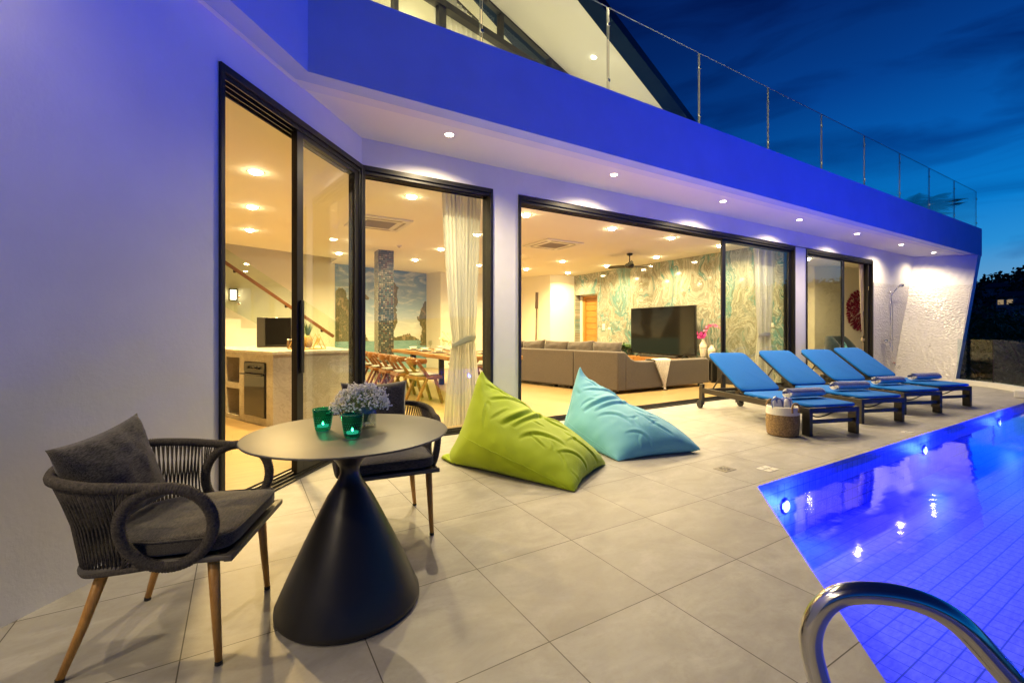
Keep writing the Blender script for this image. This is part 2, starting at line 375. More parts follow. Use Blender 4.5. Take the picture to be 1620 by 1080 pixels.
def m_basket():
    t = NT('seagrass'); o = t.tc(); x, y, z = t.sep(o)
    a = t.noise(t.map(o, (1, 1, 1)), 70, 4, .7)
    c = t.mix(t.ramp(a, [(.35, 0), (.7, 1)]), (.13, .075, .03), (.42, .28, .13))
    c = t.mix(t.math('GREATER_THAN', z, .245), c, t.mix(t.ramp(a, [(.4, 0), (.8, .6)]), (.72, .69, .62), (.5, .46, .4)))
    return t.done(t.bsdf(c, .8, normal=t.bump(a, .5, .004)))
def m_towel():
    t = NT('striped terry'); o = t.tc(); x, y, z = t.sep(o)
    s = t.math('GREATER_THAN', t.math('ADD', z, t.math('MULTIPLY', y, .25)), .0)
    s2 = t.math('MULTIPLY', s, t.math('SUBTRACT', 1, t.math('MULTIPLY', t.math('GREATER_THAN', z, .02), t.math('GREATER_THAN', y, .004))))
    a = t.noise(o, 260, 2, .6)
    c = t.mix(s2, (.66, .67, .72), (.012, .04, .26))
    return t.done(t.bsdf(c, .95, normal=t.bump(a, .9, .004), sheen=.4))
def m_stripe():
    t = NT('striped towel'); o = t.tc(); x, y, z = t.sep(o)
    f = t.math('FRACT', t.math('MULTIPLY', t.math('ADD', x, t.math('MULTIPLY', y, .7)), 9))
    c = t.mix(t.math('GREATER_THAN', f, .5), (.68, .69, .73), (.015, .05, .30))
    return t.done(t.bsdf(c, .95, normal=t.bump(t.noise(o, 260, 2, .6), .9, .004), sheen=.4))
def m_mural():   # printed wall picture: sky, cirrus, sea (picture content of the print itself)
    t = NT('printed seascape'); o = t.tc(); x, y, z = t.sep(o)
    c = t.ramp(t.math('DIVIDE', t.math('SUBTRACT', z, .9), 2.2), [(0, (.62, .60, .50)), (.18, (.58, .62, .60)), (.45, (.32, .45, .60)), (1, (.10, .19, .38))])
    cl = t.noise(t.map(o, (1, 1, 3.2), (0, .35, 0)), 1.5, 7, .62, 1.2)
    c = t.mix(t.ramp(cl, [(.48, 0), (.72, .75)]), c, (.78, .78, .72))
    sea = t.noise(t.map(o, (2, 2, 30)), 3, 3, .6)
    sc_ = t.mix(t.ramp(sea, [(.35, 0), (.65, 1)]), (.10, .24, .25), (.22, .36, .36))
    c = t.mix(t.math('LESS_THAN', z, .9), c, sc_)
    return t.done(t.bsdf(c, .5))
def m_rockprint():
    t = NT('printed rock'); o = t.tc(); a = t.noise(t.map(o, (1, 1, .7)), 7, 8, .75, .5)
    c = t.ramp(a, [(.3, (.03, .035, .02)), (.42, (.14, .12, .06)), (.5, (.07, .08, .03)), (.6, (.34, .25, .14)), (.7, (.10, .09, .05)), (.8, (.45, .37, .25))])
    return t.done(t.bsdf(c, .5))
def m_leaf(name, c1, c2):
    t = NT(name); a = t.noise(t.tc(), 2.5, 3, .6); ob = t.n('ShaderNodeObjectInfo')
    return t.done(t.bsdf(t.mix(t.ramp(a, [(.35, 0), (.65, 1)]), c1, c2), .6, spec=.3))
def m_bag(name, c0):
    t = NT(name); o = t.tc(); a = t.noise(o, 420, 2, .6); b = t.noise(o, 5, 4, .6)
    return t.done(t.bsdf(t.mix(t.ramp(b, [(.3, 0), (.8, .15)]), c0, tuple(q * .8 for q in c0)), .62, normal=t.bump(t.math('MULTIPLY_ADD', b, .6, a), .25, .002), spec=.35, sheen=.15))
M = dict(
    deck=m_deck(), pfloor=m_pooltile('pool floor tile', .1, .1, 'xy'), pwall=m_pooltile('pool wall tile', .1, .1, 'xz'), pwalld=m_pooltile('pool side tile', .1, .1, 'dz'),
    plaster=m_plaster('white render'), band=m_plaster('pale grey band render', (.47, .55, .74)), ceil=m_plaster('ceiling paint', (.90, .87, .76), .8, .01), wall=m_plaster('cream wall paint', (.80, .76, .63), .7, .02),  # band: part of the blue pool glow is put into its colour
    marble=m_marble(), stone=m_stone(), floor=m_floor(), mosaic=m_mosaic(), wtx=m_wave_tile('x'), wty=m_wave_tile('y'), steel=m_steel(),
    frame=mat('dark anodised aluminium', (.012, .011, .011), .42, .2), black=mat('black plastic', (.012, .012, .013), .35), blackm=mat('matt black', (.02, .019, .018), .55),
    glass=thin_glass('window glass', (.92, .95, .93), 1.5, 1.15), bglass=thin_glass('balustrade glass', (.86, .92, .92), 1.5, 1.1),
    gedge=mat('polished glass edge', (.13, .17, .18), .2, 0, spec=.7), clip=mat('steel clip', (.55, .55, .55), .25, 1),
    rope=mat('charcoal rope', (.066, .056, .045), .85, vary=.55, vscale=110, bump=.8, bscale=220), chairf=mat('grey powder coat', (.11, .10, .085), .5, .2),
    cush=m_fabric('charcoal linen', (.056, .049, .041), .75, 150, weave=(.35, 1.6, 3), bump=.7), teakleg=m_wood('teak look leg', (.46, .21, .035), (.62, .32, .075), (14, 14, 2), .4),
    tabletop=mat('matt stone tabletop', (.062, .061, .054), .45, vary=.1, vscale=8, bump=.05, bscale=120), tablebase=mat('black satin cone', (.014, .013, .013), .34, vary=.1),
    lfab=m_fabric('blue canvas', (.001, .125, .52), .10, 350, .8, 0), lframe=mat('taupe grey metal', (.065, .06, .054), .36, .6), rubber=mat('rubber', (.02, .02, .02), .7),
    towel=m_towel(), stripe=m_stripe(), basket=m_basket(), green=m_bag('lime green canvas', (.36, .50, .002)), aqua=m_bag('aqua canvas', (.14, .46, .66)),
    sofa=m_fabric('grey boucle', (.075, .060, .050), .35, 140), sofac=m_fabric('grey cushion cloth', (.075, .062, .053), .35, 110), throw=m_fabric('cream knit', (.62, .56, .46), .3, 90),
    teak=m_wood('golden teak', (.11, .038, .007), (.24, .095, .02), (2, 2, 14), .35, n=3), teaky=m_wood('golden teak slab', (.20, .08, .016), (.38, .18, .045), (9, 1.2, 9), .3, n=3), doorw=m_wood('teak door', (.36, .15, .025), (.52, .25, .05), (2, 2, 22), .35),
    seat=m_fabric('grey seat cloth', (.22, .21, .19), .2, 200), curtain=None, white=mat('white ceramic', (.72, .69, .62), .3), vase=mat('cracked cream vase', (.66, .60, .50), .35, vary=.12, vscale=20, bump=.3, bscale=40),
    mural=m_mural(), rock=m_rockprint(), tvs=mat('screen', (.006, .006, .007), .06), pink=mat('magenta petal', (.55, .03, .30), .6), pink2=mat('pink petal', (.62, .12, .30), .6),
    leaf=m_leaf('leaf', (.02, .06, .012), (.06, .14, .03)), palm=m_leaf('palm leaf', (.015, .05, .02), (.04, .10, .04)), juju=mat('crimson feather', (.20, .006, .045), .8, vary=.4, vscale=30),
    armf=m_fabric('slate blue velvet', (.022, .04, .062), .2, 250), cushp=mat('patterned cushion', (.05, .2, .26), .8, vary=.9, vscale=14), brass=mat('bamboo', (.55, .33, .07), .35), chrome=mat('chrome', (.8, .8, .8), .08, 1),
    flower=mat('gypsophila white', (.86, .84, .76), .8), stem=mat('pale stem', (.22, .30, .10), .7), cream=mat('cream petal', (.72, .70, .42), .7),
    ground=m_leaf('hill scrub', (.006, .010, .006), (.014, .022, .010)), forest=m_leaf('far forest', (.008, .016, .008), (.03, .05, .02)), bark=mat('bark', (.06, .045, .03), .9, vary=.3),
)
def m_curtain(name, c0=(.80, .78, .72), tr=.35):
    t = NT(name); a = t.n('ShaderNodeBsdfDiffuse'); t.put(c0, a.inputs[0]); b = t.n('ShaderNodeBsdfTranslucent'); t.put(c0, b.inputs[0])
    c = t.n('ShaderNodeBsdfTransparent'); m1 = t.n('ShaderNodeMixShader'); m1.inputs[0].default_value = tr; t.l(a.outputs[0], m1.inputs[1]); t.l(b.outputs[0], m1.inputs[2])
    m2 = t.n('ShaderNodeMixShader'); m2.inputs[0].default_value = .10; t.l(m1.outputs[0], m2.inputs[1]); t.l(c.outputs[0], m2.inputs[2]); return t.done(m2.outputs[0])
M['curtain'] = m_curtain('sheer voile'); M['drape'] = m_curtain('taupe drape', (.42, .36, .28), .2)
def wbump(t):
    o = t.tc(); a = t.noise(t.map(o, (1, 1, 1)), 2.2, 3, .5); b = t.noise(o, 11, 2, .5)
    return t.bump(t.math('MULTIPLY_ADD', b, .12, a), .13, .03)
M['water'] = thin_glass('pool water', (.70, .78, 1.0), 1.33, 1.45, .04, wbump)
M['teal'] = thin_glass('teal glass', (.13, .66, .55), 1.5, 1.2)
M['clear'] = thin_glass('clear vase glass', (.92, .94, .92), 1.5, 1.0)
M['stairglass'] = thin_glass('stair glass', (.90, .95, .88), 1.5, 1.2)
M['dbottle'] = thin_glass('green bottle glass', (.25, .5, .35), 1.5, 1.4)
WARM = (1, .75, .35); SOFT = (1, .80, .47)
M['lampin'] = emit('warm lamp', (1, .80, .46), 150); M['lantern'] = emit('lantern glass', (1, .80, .5), 14); M['lampout'] = emit('soffit lamp', (1, .86, .68), 45); M['poollamp'] = emit('pool lamp', (.78, .82, 1), 5)
M['navyroof'] = mat('dark blue roof cladding', (.003, .010, .028), .9, spec=.05); M['clear2'] = thin_glass('vase water', (.94, .97, .97), 1.2, 1.0); M['plate'] = mat('dull metal plate', (.22, .20, .17), .5, .6)
M['bask2'] = m_fabric('seagrass cord', (.24, .15, .07), .5, 200); M['jar'] = mat('brown jar', (.10, .06, .03), .2); M['cradle'] = mat('gold mesh', (.45, .27, .10), .5, .3); M['brass2'] = mat('pineapple skin', (.32, .20, .04), .7, vary=.5, vscale=50, bump=.8, bscale=60)
M['dwood'] = mat('dark oar wood', (.05, .022, .012), .45)
PW_NEAR, PW_FAR, PW_DIAG, P_SOF, P_LEFT, P_IN, P_ROOF = 350, 350, 80, 318, 74, 86, 420
# ------------------------------------------------------------------ setting: deck, pool, terrain
POOLC = (3.42, 1.985); DX, DY = -.754, -.657
def pdiag(Y): t = (Y - POOLC[1]) / DY; return (POOLC[0] + DX * t, Y)
YB = -3.2; XE = 12.25
b = MB(); dl = pdiag(YB)
b.prism([(-8, -3.2), dl, POOLC, (XE, 1.985), (XE + .1, 1.985), (12.9, 2.05), (13.4, 2.45), (13.95, 3.5), (14.3, 3.5), (14.4, 5.0), (14.4, 5.4), (-8, 5.4)], -.04, 0)
struct(b.build('deck', M['deck']))
b = MB(); b.prism([(-8, YB - .6), (XE + .3, YB - .6), (XE + .3, YB), (-8, YB)], -.04, 0)
struct(b.build('pool_edge', M['deck']))
b = MB(); b.prism([dl, (XE, YB), (XE, 1.985), POOLC], -.62, -.5); struct(b.build('pool_floor', M['pfloor']))
b = MB(); b.add([(POOLC[0], 1.985, -.5), (XE, 1.985, -.5), (XE, 1.985, -.041), (POOLC[0], 1.985, -.041)], [(0, 1, 2, 3)])
b.add([(dl[0], YB, -.5), (XE, YB, -.5), (XE, YB, -.041), (dl[0], YB, -.041)], [(0, 1, 2, 3)])
struct(b.build('pool_wall', M['pwall']))
b = MB(); b.add([(dl[0], YB, -.5), (*POOLC, -.5), (*POOLC, -.041), (dl[0], YB, -.041)], [(0, 1, 2, 3)])
b.add([(XE, YB, -.5), (XE, 1.985, -.5), (XE, 1.985, -.041), (XE, YB, -.041)], [(0, 1, 2, 3)])
struct(b.build('pool_side_wall', M['pwalld']))
b = MB(); b.add([(*dl, -.095), (XE, YB, -.095), (XE, 1.985, -.095), (*POOLC, -.095)], [(0, 1, 2, 3)]); struct(b.build('pool_water', M['water']))
# pool lamps
POOLBLUE = (.006, .034, 1)
def pool_lamp(x, y, z, ang, label, power, grp='pool lamps set in the pool walls', vis=True):
    t = thing('pool_lamp', label, 'pool lamp', (x, y, z), ang, grp)
    Mx = Matrix.Rotation(R(90), 4, 'X')
    b = MB(); b.lathe([(.05, -.004), (.062, .0), (.062, .012), (.048, .018), (.048, .012)], 24, Mx); b.build('trim_ring', M['steel'], t, True)
    b = MB(); b.lathe([(.0001, .017), (.047, .0165)], 24, Mx, cap=False); b.build('lens', M['poollamp'], t)
    l = bpy.data.lights.new('pool_glow', 'POINT'); l.energy = power; l.color = (.003, .008, 1) if grp != 'pool lamps on the outer wall' else POOLBLUE; l.shadow_soft_size = .06
    o = bpy.data.objects.new('pool_glow', l); col.objects.link(o); o.parent = t; o.location = (0, -.125, 0)
    return t
for i, (x, z) in enumerate(((3.80, -.227), (6.79, -.185), (9.73, -.18))):
    pool_lamp(x, 1.984, z, 0, ['round white pool lamp under the deck corner, nearest the camera', 'round pool lamp below the basket of towels, middle of the long wall', 'round pool lamp farthest along the pool wall below the last lounger'][i], PW_NEAR)
for i, x in ((2, 6.2), (3, 9.2), (4, 11.6)):  # added lamps out of view, throwing blue light onto the balcony band
    pool_lamp(x, YB + .001, -.22, pi, ['pool lamp on the outer pool wall nearest the diagonal side', 'second pool lamp along the outer pool wall', 'pool lamp at the middle of the outer pool wall', 'fourth pool lamp along the outer pool wall', 'pool lamp on the outer pool wall by the far corner'][i], PW_FAR * (.04, .2, .85, 1.55, .55)[i], grp='pool lamps on the outer wall')
for i, f in enumerate((.28, .72)):  # added lamps out of view, spreading blue light over the pool floor
    q = Vector((*POOLC, 0)).lerp(Vector((*dl, 0)), f); n_ = Vector((-DY, DX, 0)).normalized() * .001
    pool_lamp(q.x + n_.x, q.y + n_.y, -.24, math.atan2(DY, DX) + (0 if True else pi), ['pool lamp on the diagonal pool side near the deck corner', 'pool lamp on the diagonal pool side beneath the steel handrail'][i], PW_DIAG, grp='pool lamps on the diagonal side')
# terrain
def H2(x, y):
    d = math.hypot(x - 5, y); az = math.degrees(math.atan2(y, x))
    if d < 30: return -7 - .1 * d * 0
    h = -7 - min(1, (d - 30) / 60) * 6
    s = max(0, min(1, (d - 90) / 190)); s = s * s * (3 - 2 * s)
    side = max(0, min(1, (38 - az) / 30)) if az > -10 else max(0.45, 1 - (-10 - az) / 130)
    hh = 40 + 7 * mnoise.noise((az * .045, 2, 0)) + 3.2 * mnoise.noise((az * .17, 5, 0)) + 1.3 * mnoise.noise((az * .6, 5, 0))
    return h + s * side * hh * (1 if d < 340 else max(.2, 1 - (d - 340) / 900))
rs = [0, 12, 22, 30, 45, 60, 80, 95, 115, 135, 155, 175, 195, 215, 235, 255, 275, 300, 340, 420, 600, 1200, 1900]
b = MB(); n = 240
b.grid(lambda u, v: (lambda r, a: (5 + r * cos(a), r * sin(a), H2(5 + r * cos(a), r * sin(a))))(rs[min(len(rs) - 1, round(u * (len(rs) - 1)))] + .01, v * 2 * pi), len(rs), n, cv=True)
struct(b.build('hill_terrain', M['ground'], smooth=True))
rnd = random.Random(3)
# far woodland: thousands of little leaf clumps hugging the hill
b = MB()
for k in range(42000):
    az = R(rnd.uniform(-62, 42)); d = 70 + 260 * rnd.random() ** .6
    if (11.5 < math.degrees(az) < 12.4 and 214 < d < 228) or (9.6 < math.degrees(az) < 11.6 and 170 < d < 190): continue
    x, y = 5 + d * cos(az), d * sin(az); z = H2(x, y); h = rnd.uniform(.1, 1) * rnd.choice((2, 3, 5)); s = d * rnd.uniform(.0018, .0045)
    c = Vector((x, y, z + h)); a = Vector((rnd.gauss(0, 1), rnd.gauss(0, 1), rnd.gauss(0, 1))).normalized(); u = a.orthogonal().normalized(); w = a.cross(u)
    vs = [c + (u * cos(q) + w * sin(q)) * s * rnd.uniform(.5, 1.1) for q in (0, 1.2, 2.4, 3.7, 5)]
    b.add(vs, [(0, 1, 2, 3, 4)])
tag(b.build('woodland', M['forest']), 'dark mass of trees covering the hillside beyond the pool', 'woodland', kind='stuff')

def leaf_tree(name, label, x, y, z0, h, rad, n, seed, m=None, group=None, leaf=.22):
    r_ = random.Random(seed); t = thing(name, label, 'tree', (x, y, z0), 0, group)
    tr = MB(); ends = []
    path = [Vector((0, 0, 0)), Vector((r_.gauss(0, .1), r_.gauss(0, .1), h * .35)), Vector((r_.gauss(0, .25), r_.gauss(0, .25), h * .7))]
    tr.tube(catmull(path, 4), lambda i, a: .18 * (1 - i * .07), 8)
    for k in range(11):
        a = r_.uniform(0, 2 * pi); e_ = Vector((cos(a) * rad * r_.uniform(.35, .9), sin(a) * rad * r_.uniform(.35, .9), h * r_.uniform(.55, 1)))
        s_ = path[1].lerp(path[2], r_.random()); mid = (s_ + e_) / 2 + Vector((0, 0, .15 * rad))
        tr.tube(catmull([s_, mid, e_], 3), lambda i, a: .06 * (1 - i * .12), 5); ends.append(e_); ends.append(mid)
    tr.build('trunk', M['bark'], t, True)
    c = MB()
    for k in range(n):
        e_ = r_.choice(ends); p = e_ + Vector((r_.gauss(0, 1), r_.gauss(0, 1), r_.gauss(0, .8))) * rad * .24
        a = Vector((r_.gauss(0, 1), r_.gauss(0, 1), r_.gauss(0, 1))).normalized(); u = a.orthogonal().normalized(); w = a.cross(u); s = leaf * r_.uniform(.5, 1.2)
        c.add([p - u * s, p + w * s * .4, p + u * s, p - w * s * .4], [(0, 1, 2, 3)])
    c.build('crown', m or M['leaf'], t); return t
trs = [(23.4, 5.3, 7.6, 2.6, 'small leafy tree just outside the corner of the leaning white wall, faintly lit'), (33, 5.9, 8.6, 3.2, 'tall dark tree right of the leaning wall, rising over the glass'),
       (38, 9.6, 8.8, 3.2, 'dark round tree half hidden behind the leaning wall'), (42, 6.6, 9.0, 3.4, 'large dark tree at the right edge of the view beyond the pool'), (54, 10.6, 9.6, 3.8, 'tall dark tree standing on the slope behind the other garden trees'), (30, -4, 8, 3, 'dark tree beyond the outer pool corner')]
for i, (x, y, h, rad, lb) in enumerate(trs): leaf_tree('garden_tree', lb, x, y, -7.2, h, rad, 5200, 20 + i, group='dark trees below the terrace', leaf=.17)

# houses on the hill
def hill_house(px_az, d, w, dep, h, lit, label, zoff=0):
    az = R(px_az); x, y = 5 + d * cos(az), d * sin(az); z = H2(x, y) + zoff
    t = thing('hill_house', label, 'house', (x, y, z), az, 'houses on the dark hillside')
    b = MB(); b.bx(-dep / 2, dep / 2, -w / 2, w / 2, -3, h); b.build('wall', M['hwall'], t)
    b = MB(); b.bx(-dep / 2 - .8, dep / 2 + .6, -w / 2 - .6, w / 2 + .6, h, h + .5)
    b.add([(-dep / 2 - .8, -w / 2, h + .5), (dep / 2, -w / 2, h + .5), (dep / 2, w / 2, h + .5), (-dep / 2 - .8, w / 2, h + .5), (0, -w / 4, h + 2), (0, w / 4, h + 2)], [(0, 1, 4), (1, 2, 5, 4), (2, 3, 5), (3, 0, 4, 5)]); b.build('roof', M['hroof'], t)
    for k in range(4):
        yy = -w / 2 + w * (k + .5) / 4; f = MB(); f.bx(-dep / 2 - .06, -dep / 2 - .01, yy - w * .08, yy + w * .08, h * .25, h * .8); f.build('window', (M['litwin'] if lit[k] else M['darkwin']), t)
    return t
M['hwall'] = mat('pale hill house wall', (.35, .34, .33), .8); M['hroof'] = mat('dark roof', (.05, .05, .055), .8)
M['litwin'] = emit('lit window', (1, .72, .40), .3); M['darkwin'] = mat('dark pane', (.02, .02, .025), .1)
hill_house(11.9, 225, 7, 6, 2.2, (0, 0, 0, 0), 'pale house just under the ridge, windows dark', -.8)
hill_house(10.9, 188, 7, 6, 2.4, (1, 0, 1, 1), 'small white house low on the hill with warm lit windows', 2.5)
hill_house(10.2, 180, 5, 5, 2.4, (0, 1, 0, 0), 'small house at the right edge of the hillside with one lit window', 2)
# ------------------------------------------------------------------ the villa
villa = thing('villa', 'two storey white villa with dark framed sliding doors and a blue lit balcony band', 'house', (0, 0, 0))
WP = Vector((1.087, 4.82)); WU = Vector((.657, .754)).normalized(); WN = Vector((WU.y, -WU.x))   # left wing wall: point, direction, outward normal
ANG = math.atan2(WU.y, WU.x)
def wp(s, off=0): q = WP + WU * s + WN * off; return (q.x, q.y)
ML = Matrix.Translation((WP.x, WP.y, 0)) @ Matrix.Rotation(ANG, 4, 'Z')     # left wing local: x along the wall, -y outward
SOF = 3.21; YF = 3.785; XF = 17.04; TOP = 3.93
b = MB()
b.bx(2.64, 3.012, 4.82, 5.02, -.02, 2.925); b.bx(9.608, 10.052, 4.82, 5.02, -.02, 2.90); b.bx(13.19, 15.9, 4.82, 4.93, -.02, 2.925)
b.prism([(1.087, 4.82), (15.98, 4.82), (15.98, 5.02), (1.19, 5.02)], 2.925, SOF + .1)
b.bx(-6.6, -1.832, 0, .2, -.02, 2.925, ML); b.bx(-6.6, -.0, 0, .2, 2.925, SOF + .1, ML)
b.build('outer_wall', M['plaster'], villa)
# soffit and balcony band
fc = (.45, YF); fe = (fc[0] - WU.x * 7, fc[1] - WU.y * 7)
soff = [(*wp(-7, -.05),), (fe[0] - .06, fe[1] + .06), (fc[0] - .05, fc[1] + .08), (XF - .08, YF + .08), (16.2, 5.1), (1.05, 5.05), (*wp(-.05, -.1),)]
b = MB(); b.prism(soff, SOF, SOF + .08); b.build('soffit', M['ceil'], villa)
def band(o0, o1, z0, z1, b, x1=XF):   # strip following the balcony edge, o0/o1 = distance inward from the face
    k = math.tan((pi - (pi - (ANG))) / 2)   # mitre
    def pt(o): return (fc[0] + o * (-k) * 1.0, fc[1] + o)
    def far(o): return (pt(o)[0] - WU.x * 7, pt(o)[1] - WU.y * 7)
    b.prism([far(o0), pt(o0), pt(o1), far(o1)], z0, z1); b.prism([pt(o0), (x1, YF + o0), (x1, YF + o1), pt(o1)], z0, z1)
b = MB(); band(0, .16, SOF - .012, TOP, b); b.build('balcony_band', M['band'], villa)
b = MB(); band(.162, .215, SOF - .012, SOF - .0005, b, XF - .4); band(.224, .30, SOF - .008, SOF - .0005, b, XF - .4); b.build('soffit_trim', M['plaster'], villa)
b = MB(); b.prism([fe, (fc[0] - .1, fc[1] + .165), (16.9, YF + .165), (16.9, 14.5), (-6, 14.5), (-6, 1)], 3.55, 3.72); b.build('upper_floor_slab', M['plaster'], villa)
# leaning shower wall at the far end
def lean(u, v, off=0):   # u 0 rear..1 front, v 0 floor..1 top (inner face)
    rb, rt, fb, ft = Vector((14.35, 4.82, 0)), Vector((15.83, 4.82, SOF)), Vector((14.05, 3.56, 0)), Vector((16.72, YF, SOF))
    p = rb.lerp(fb, u).lerp(rt.lerp(ft, u), v); p.x += off; return tuple(p)
b = MB(); NU = NV = 9
def lf(u, v): return lean(u, v)
i0 = [(lean(i / 8, j / 8)) for i in range(9) for j in range(9)]; i1 = [(lean(i / 8, j / 8, .26)) for i in range(9) for j in range(9)]
fs = []
for i in range(8):
    for j in range(8):
        a = i * 9 + j; fs.append((a, a + 1, a + 10, a + 9)); fs.append((a + 81, a + 90, a + 91, a + 82))
for j in range(8): fs.append((72 + j, 73 + j, 154 + j, 153 + j)); fs.append((j, 81 + j, 82 + j, j + 1))
b.add(i0 + i1, fs); b.build('leaning_wall', M['plaster'], villa, recalc=True)
VT = 2.38 / SOF
b = MB(); n = 13
o0 = [lean(i / 12 * .985, j / 12 * VT, -.012) for i in range(n) for j in range(n)]
fs = [(i * n + j, i * n + j + 1, (i + 1) * n + j + 1, (i + 1) * n + j) for i in range(n - 1) for j in range(n - 1)]
b.add(o0, fs)
top = [lean(i / 12 * .985, VT, -.012) for i in range(n)] + [lean(i / 12 * .985, VT, .001) for i in range(n)]
b.add(top, [(i, i + 1, n + i + 1, n + i) for i in range(n - 1)])
fr = [lean(.985, j / 12 * VT, -.012) for j in range(n)] + [lean(.985, j / 12 * VT, .001) for j in range(n)]
b.add(fr, [(i, i + 1, n + i + 1, n + i) for i in range(n - 1)])
b.build('shower_side_tiling', M['wty'], villa)
b = MB(); b.prism([(13.24, 4.808), (14.35, 4.808), (14.35, 4.8199), (13.24, 4.8199)], 0, 2.38)
b.add([(14.35, 4.808, 0), (15.44, 4.808, 2.38), (14.35, 4.808, 2.38)], [(0, 1, 2)]); b.add([(14.35, 4.8085, 2.38), (15.44, 4.8085, 2.38), (15.44, 4.8199, 2.38), (14.35, 4.8199, 2.38)], [(0, 1, 2, 3)])
b.build('shower_back_tiling', M['wtx'], villa)

# door and window units -------------------------------------------------------------------------
def unit(name, Mx, x0, x1, h, label=None, dp=.20):
    """outer frame of an opening, local x along the wall, -y outward; returns the part"""
    b = MB(); w = .034
    b.bx(x0, x0 + w, -.02, dp, 0, h, Mx); b.bx(x1 - w, x1, -.02, dp, 0, h, Mx)
    b.bx(x0 + w, x1 - w, -.02, dp, h - .05, h, Mx)
    for k in range(4): b.bx(x0 + w, x1 - w, .0 + k * .055, .012 + k * .055, h - .085, h - .05, Mx)      # head tracks
    b.bx(x0 + w, x1 - w, -.03, dp, 0, .014, Mx)
    for k in range(4): b.bx(x0 + w, x1 - w, .0 + k * .055, .008 + k * .055, .014, .03, Mx)
    o = b.build(name, M['frame'], villa, bev=.002)
    if label: o['label'] = label
    return o
def leaf(par, Mx, x0, x1, h, y, handle=None, st=.085, tint=None, pane=True):
    b = MB(); zb, zt = .032, h - .055; d = .035
    b.bx(x0, x0 + st, y, y + d, zb, zt, Mx); b.bx(x1 - st, x1, y, y + d, zb, zt, Mx); b.bx(x0 + st, x1 - st, y, y + d, zb, zb + .08, Mx); b.bx(x0 + st, x1 - st, y, y + d, zt - .07, zt, Mx)
    f = b.build('sliding_leaf', M['frame'], par, bev=.002)
    if pane: g = MB(); g.bx(x0 + st, x1 - st, y + .013, y + .021, zb + .08, zt - .07, Mx); g.build('glass_pane', tint or M['glass'], par)
    if handle is not None:
        q = MB(); q.bx(handle - .02, handle + .02, y - .022, y - .002, .85, 1.45, Mx); q.build('handle', M['black'], par, bev=.004)
MF = Matrix.Translation((0, 4.82, 0))
u1 = unit('sliding_door', ML, -1.832, -.0, 2.925, dp=.11)
leaf(u1, ML, -1.03, -.036, 2.925, .012, -.985, st=.08); leaf(u1, ML, -.985, -.04, 2.925, .062, None, st=.05, pane=False)
b = MB(); b.bx(-1.832 + .045, -1.79 + .03, .04, .075, .03, 2.87, ML); b.build('edge_strip', M['frame'], u1)
u2 = unit('fixed_window', MF, 1.087, 2.64, 2.925)
b = MB(); b.bx(1.132, 2.595, .08, .09, .03, 2.84, MF); b.build('glass_pane', M['glass'], u2)
b = MB(); b.prism([(1.06, 4.79), (1.10, 4.803), (1.12, 5.0), (1.03, 4.98)], 0, 2.926); b.build('corner_post', M['frame'], u2)
u3 = unit('sliding_door', MF, 3.012, 9.608, 2.905)
leaf(u3, MF, 7.28, 9.56, 2.905, .04, 7.33, st=.10); leaf(u3, MF, 7.37, 9.52, 2.905, .10, None, st=.06, pane=False)
u4 = unit('sliding_door', MF, 10.052, 13.19, 2.905, dp=.19)
leaf(u4, MF, 10.10, 11.84, 2.905, .04, 10.14, st=.10)
b = MB(); b.bx(13.08, 13.14, .05, .085, .03, 2.85, MF); b.build('stacked_leaf_edge', M['frame'], u4, bev=.002)
b = MB(); b.bx(13.09, 13.12, .035, .049, 2.18, 2.28, MF); b.build('latch', M['chrome'], u4)

# inner shell ------------------------------------------------------------------------------------
il = [wp(-6.6, -.2), (1.16, 5.0)]
b = MB(); b.prism([wp(-6.3, -.2), (wp(-.1, -.2)), (1.2, 5.02), (14.3, 5.02), (14.3, 9.2), (9.9, 9.2), (9.9, 14.6), (-3.2, 14.6)], -.03, .004); struct(b.build('floor', M['floor']))
CE = 3.06
b = MB(); b.prism([wp(-6.3, -.2), wp(-.1, -.2), (1.2, 5.02), (16.5, 5.02), (16.5, 9.3), (9.95, 9.3), (9.95, 14.6), (2.15, 14.6), (2.15, 12.25), (-.3, 11.33), (-3.4, 11.33)], CE, CE + .12); struct(b.build('ceiling', M['ceil']))
b = MB(); t_ = .15
def seg(p, q, z0=0, z1=CE, inward=1):
    p, q = Vector(p), Vector(q); d = (q - p).normalized(); n_ = Vector((d.y, -d.x)) * -t_ * inward
    b.prism([tuple(p), tuple(q), tuple(q + n_), tuple(p + n_)], z0, z1)
seg((5.23, 14.02), (5.45, 13.37)); seg((5.44, 13.4), (8.36, 13.42)); seg((8.36, 13.45), (8.86, 12.17)); seg((8.86, 12.17), (9.75, 12.0))
seg((2.25, 13.2), (5.23, 14.0)); struct(b.build('wall_back', M['wall']))
b = MB(); b.bx(-3.4, 2.25, 13.2, 13.35, 0, 6.2); b.bx(-3.4, -3.25, -.3, 13.2, 0, 6.2); b.bx(-3.4, 2.3, 11.25, 11.33, CE + .12, 6.2)
b.bx(-3.4, 2.4, 11.25, 13.35, 6.2, 6.3); b.bx(2.25, 2.4, 12.2, 13.3, 3.2, 6.2); struct(b.build('wall_stair', M['wall']))
b = MB(); b.bx(9.75, 9.95, 5.02, 10.85, 0, CE); b.bx(9.75, 9.95, 10.85, 12.0, 2.39, CE); b.bx(9.75, 9.95, 11.94, 12.2, 0, 2.39)
struct(b.build('wall_feature', M['marble']))
b = MB(); b.bx(14.19, 14.34, 6.57, 9.3, 0, CE); b.bx(9.95, 14.34, 9.3, 9.45, 0, CE); b.prism([(14.19, 6.57), (16.6, 6.0), (16.6, 6.2), (14.34, 6.7)], 0, CE)
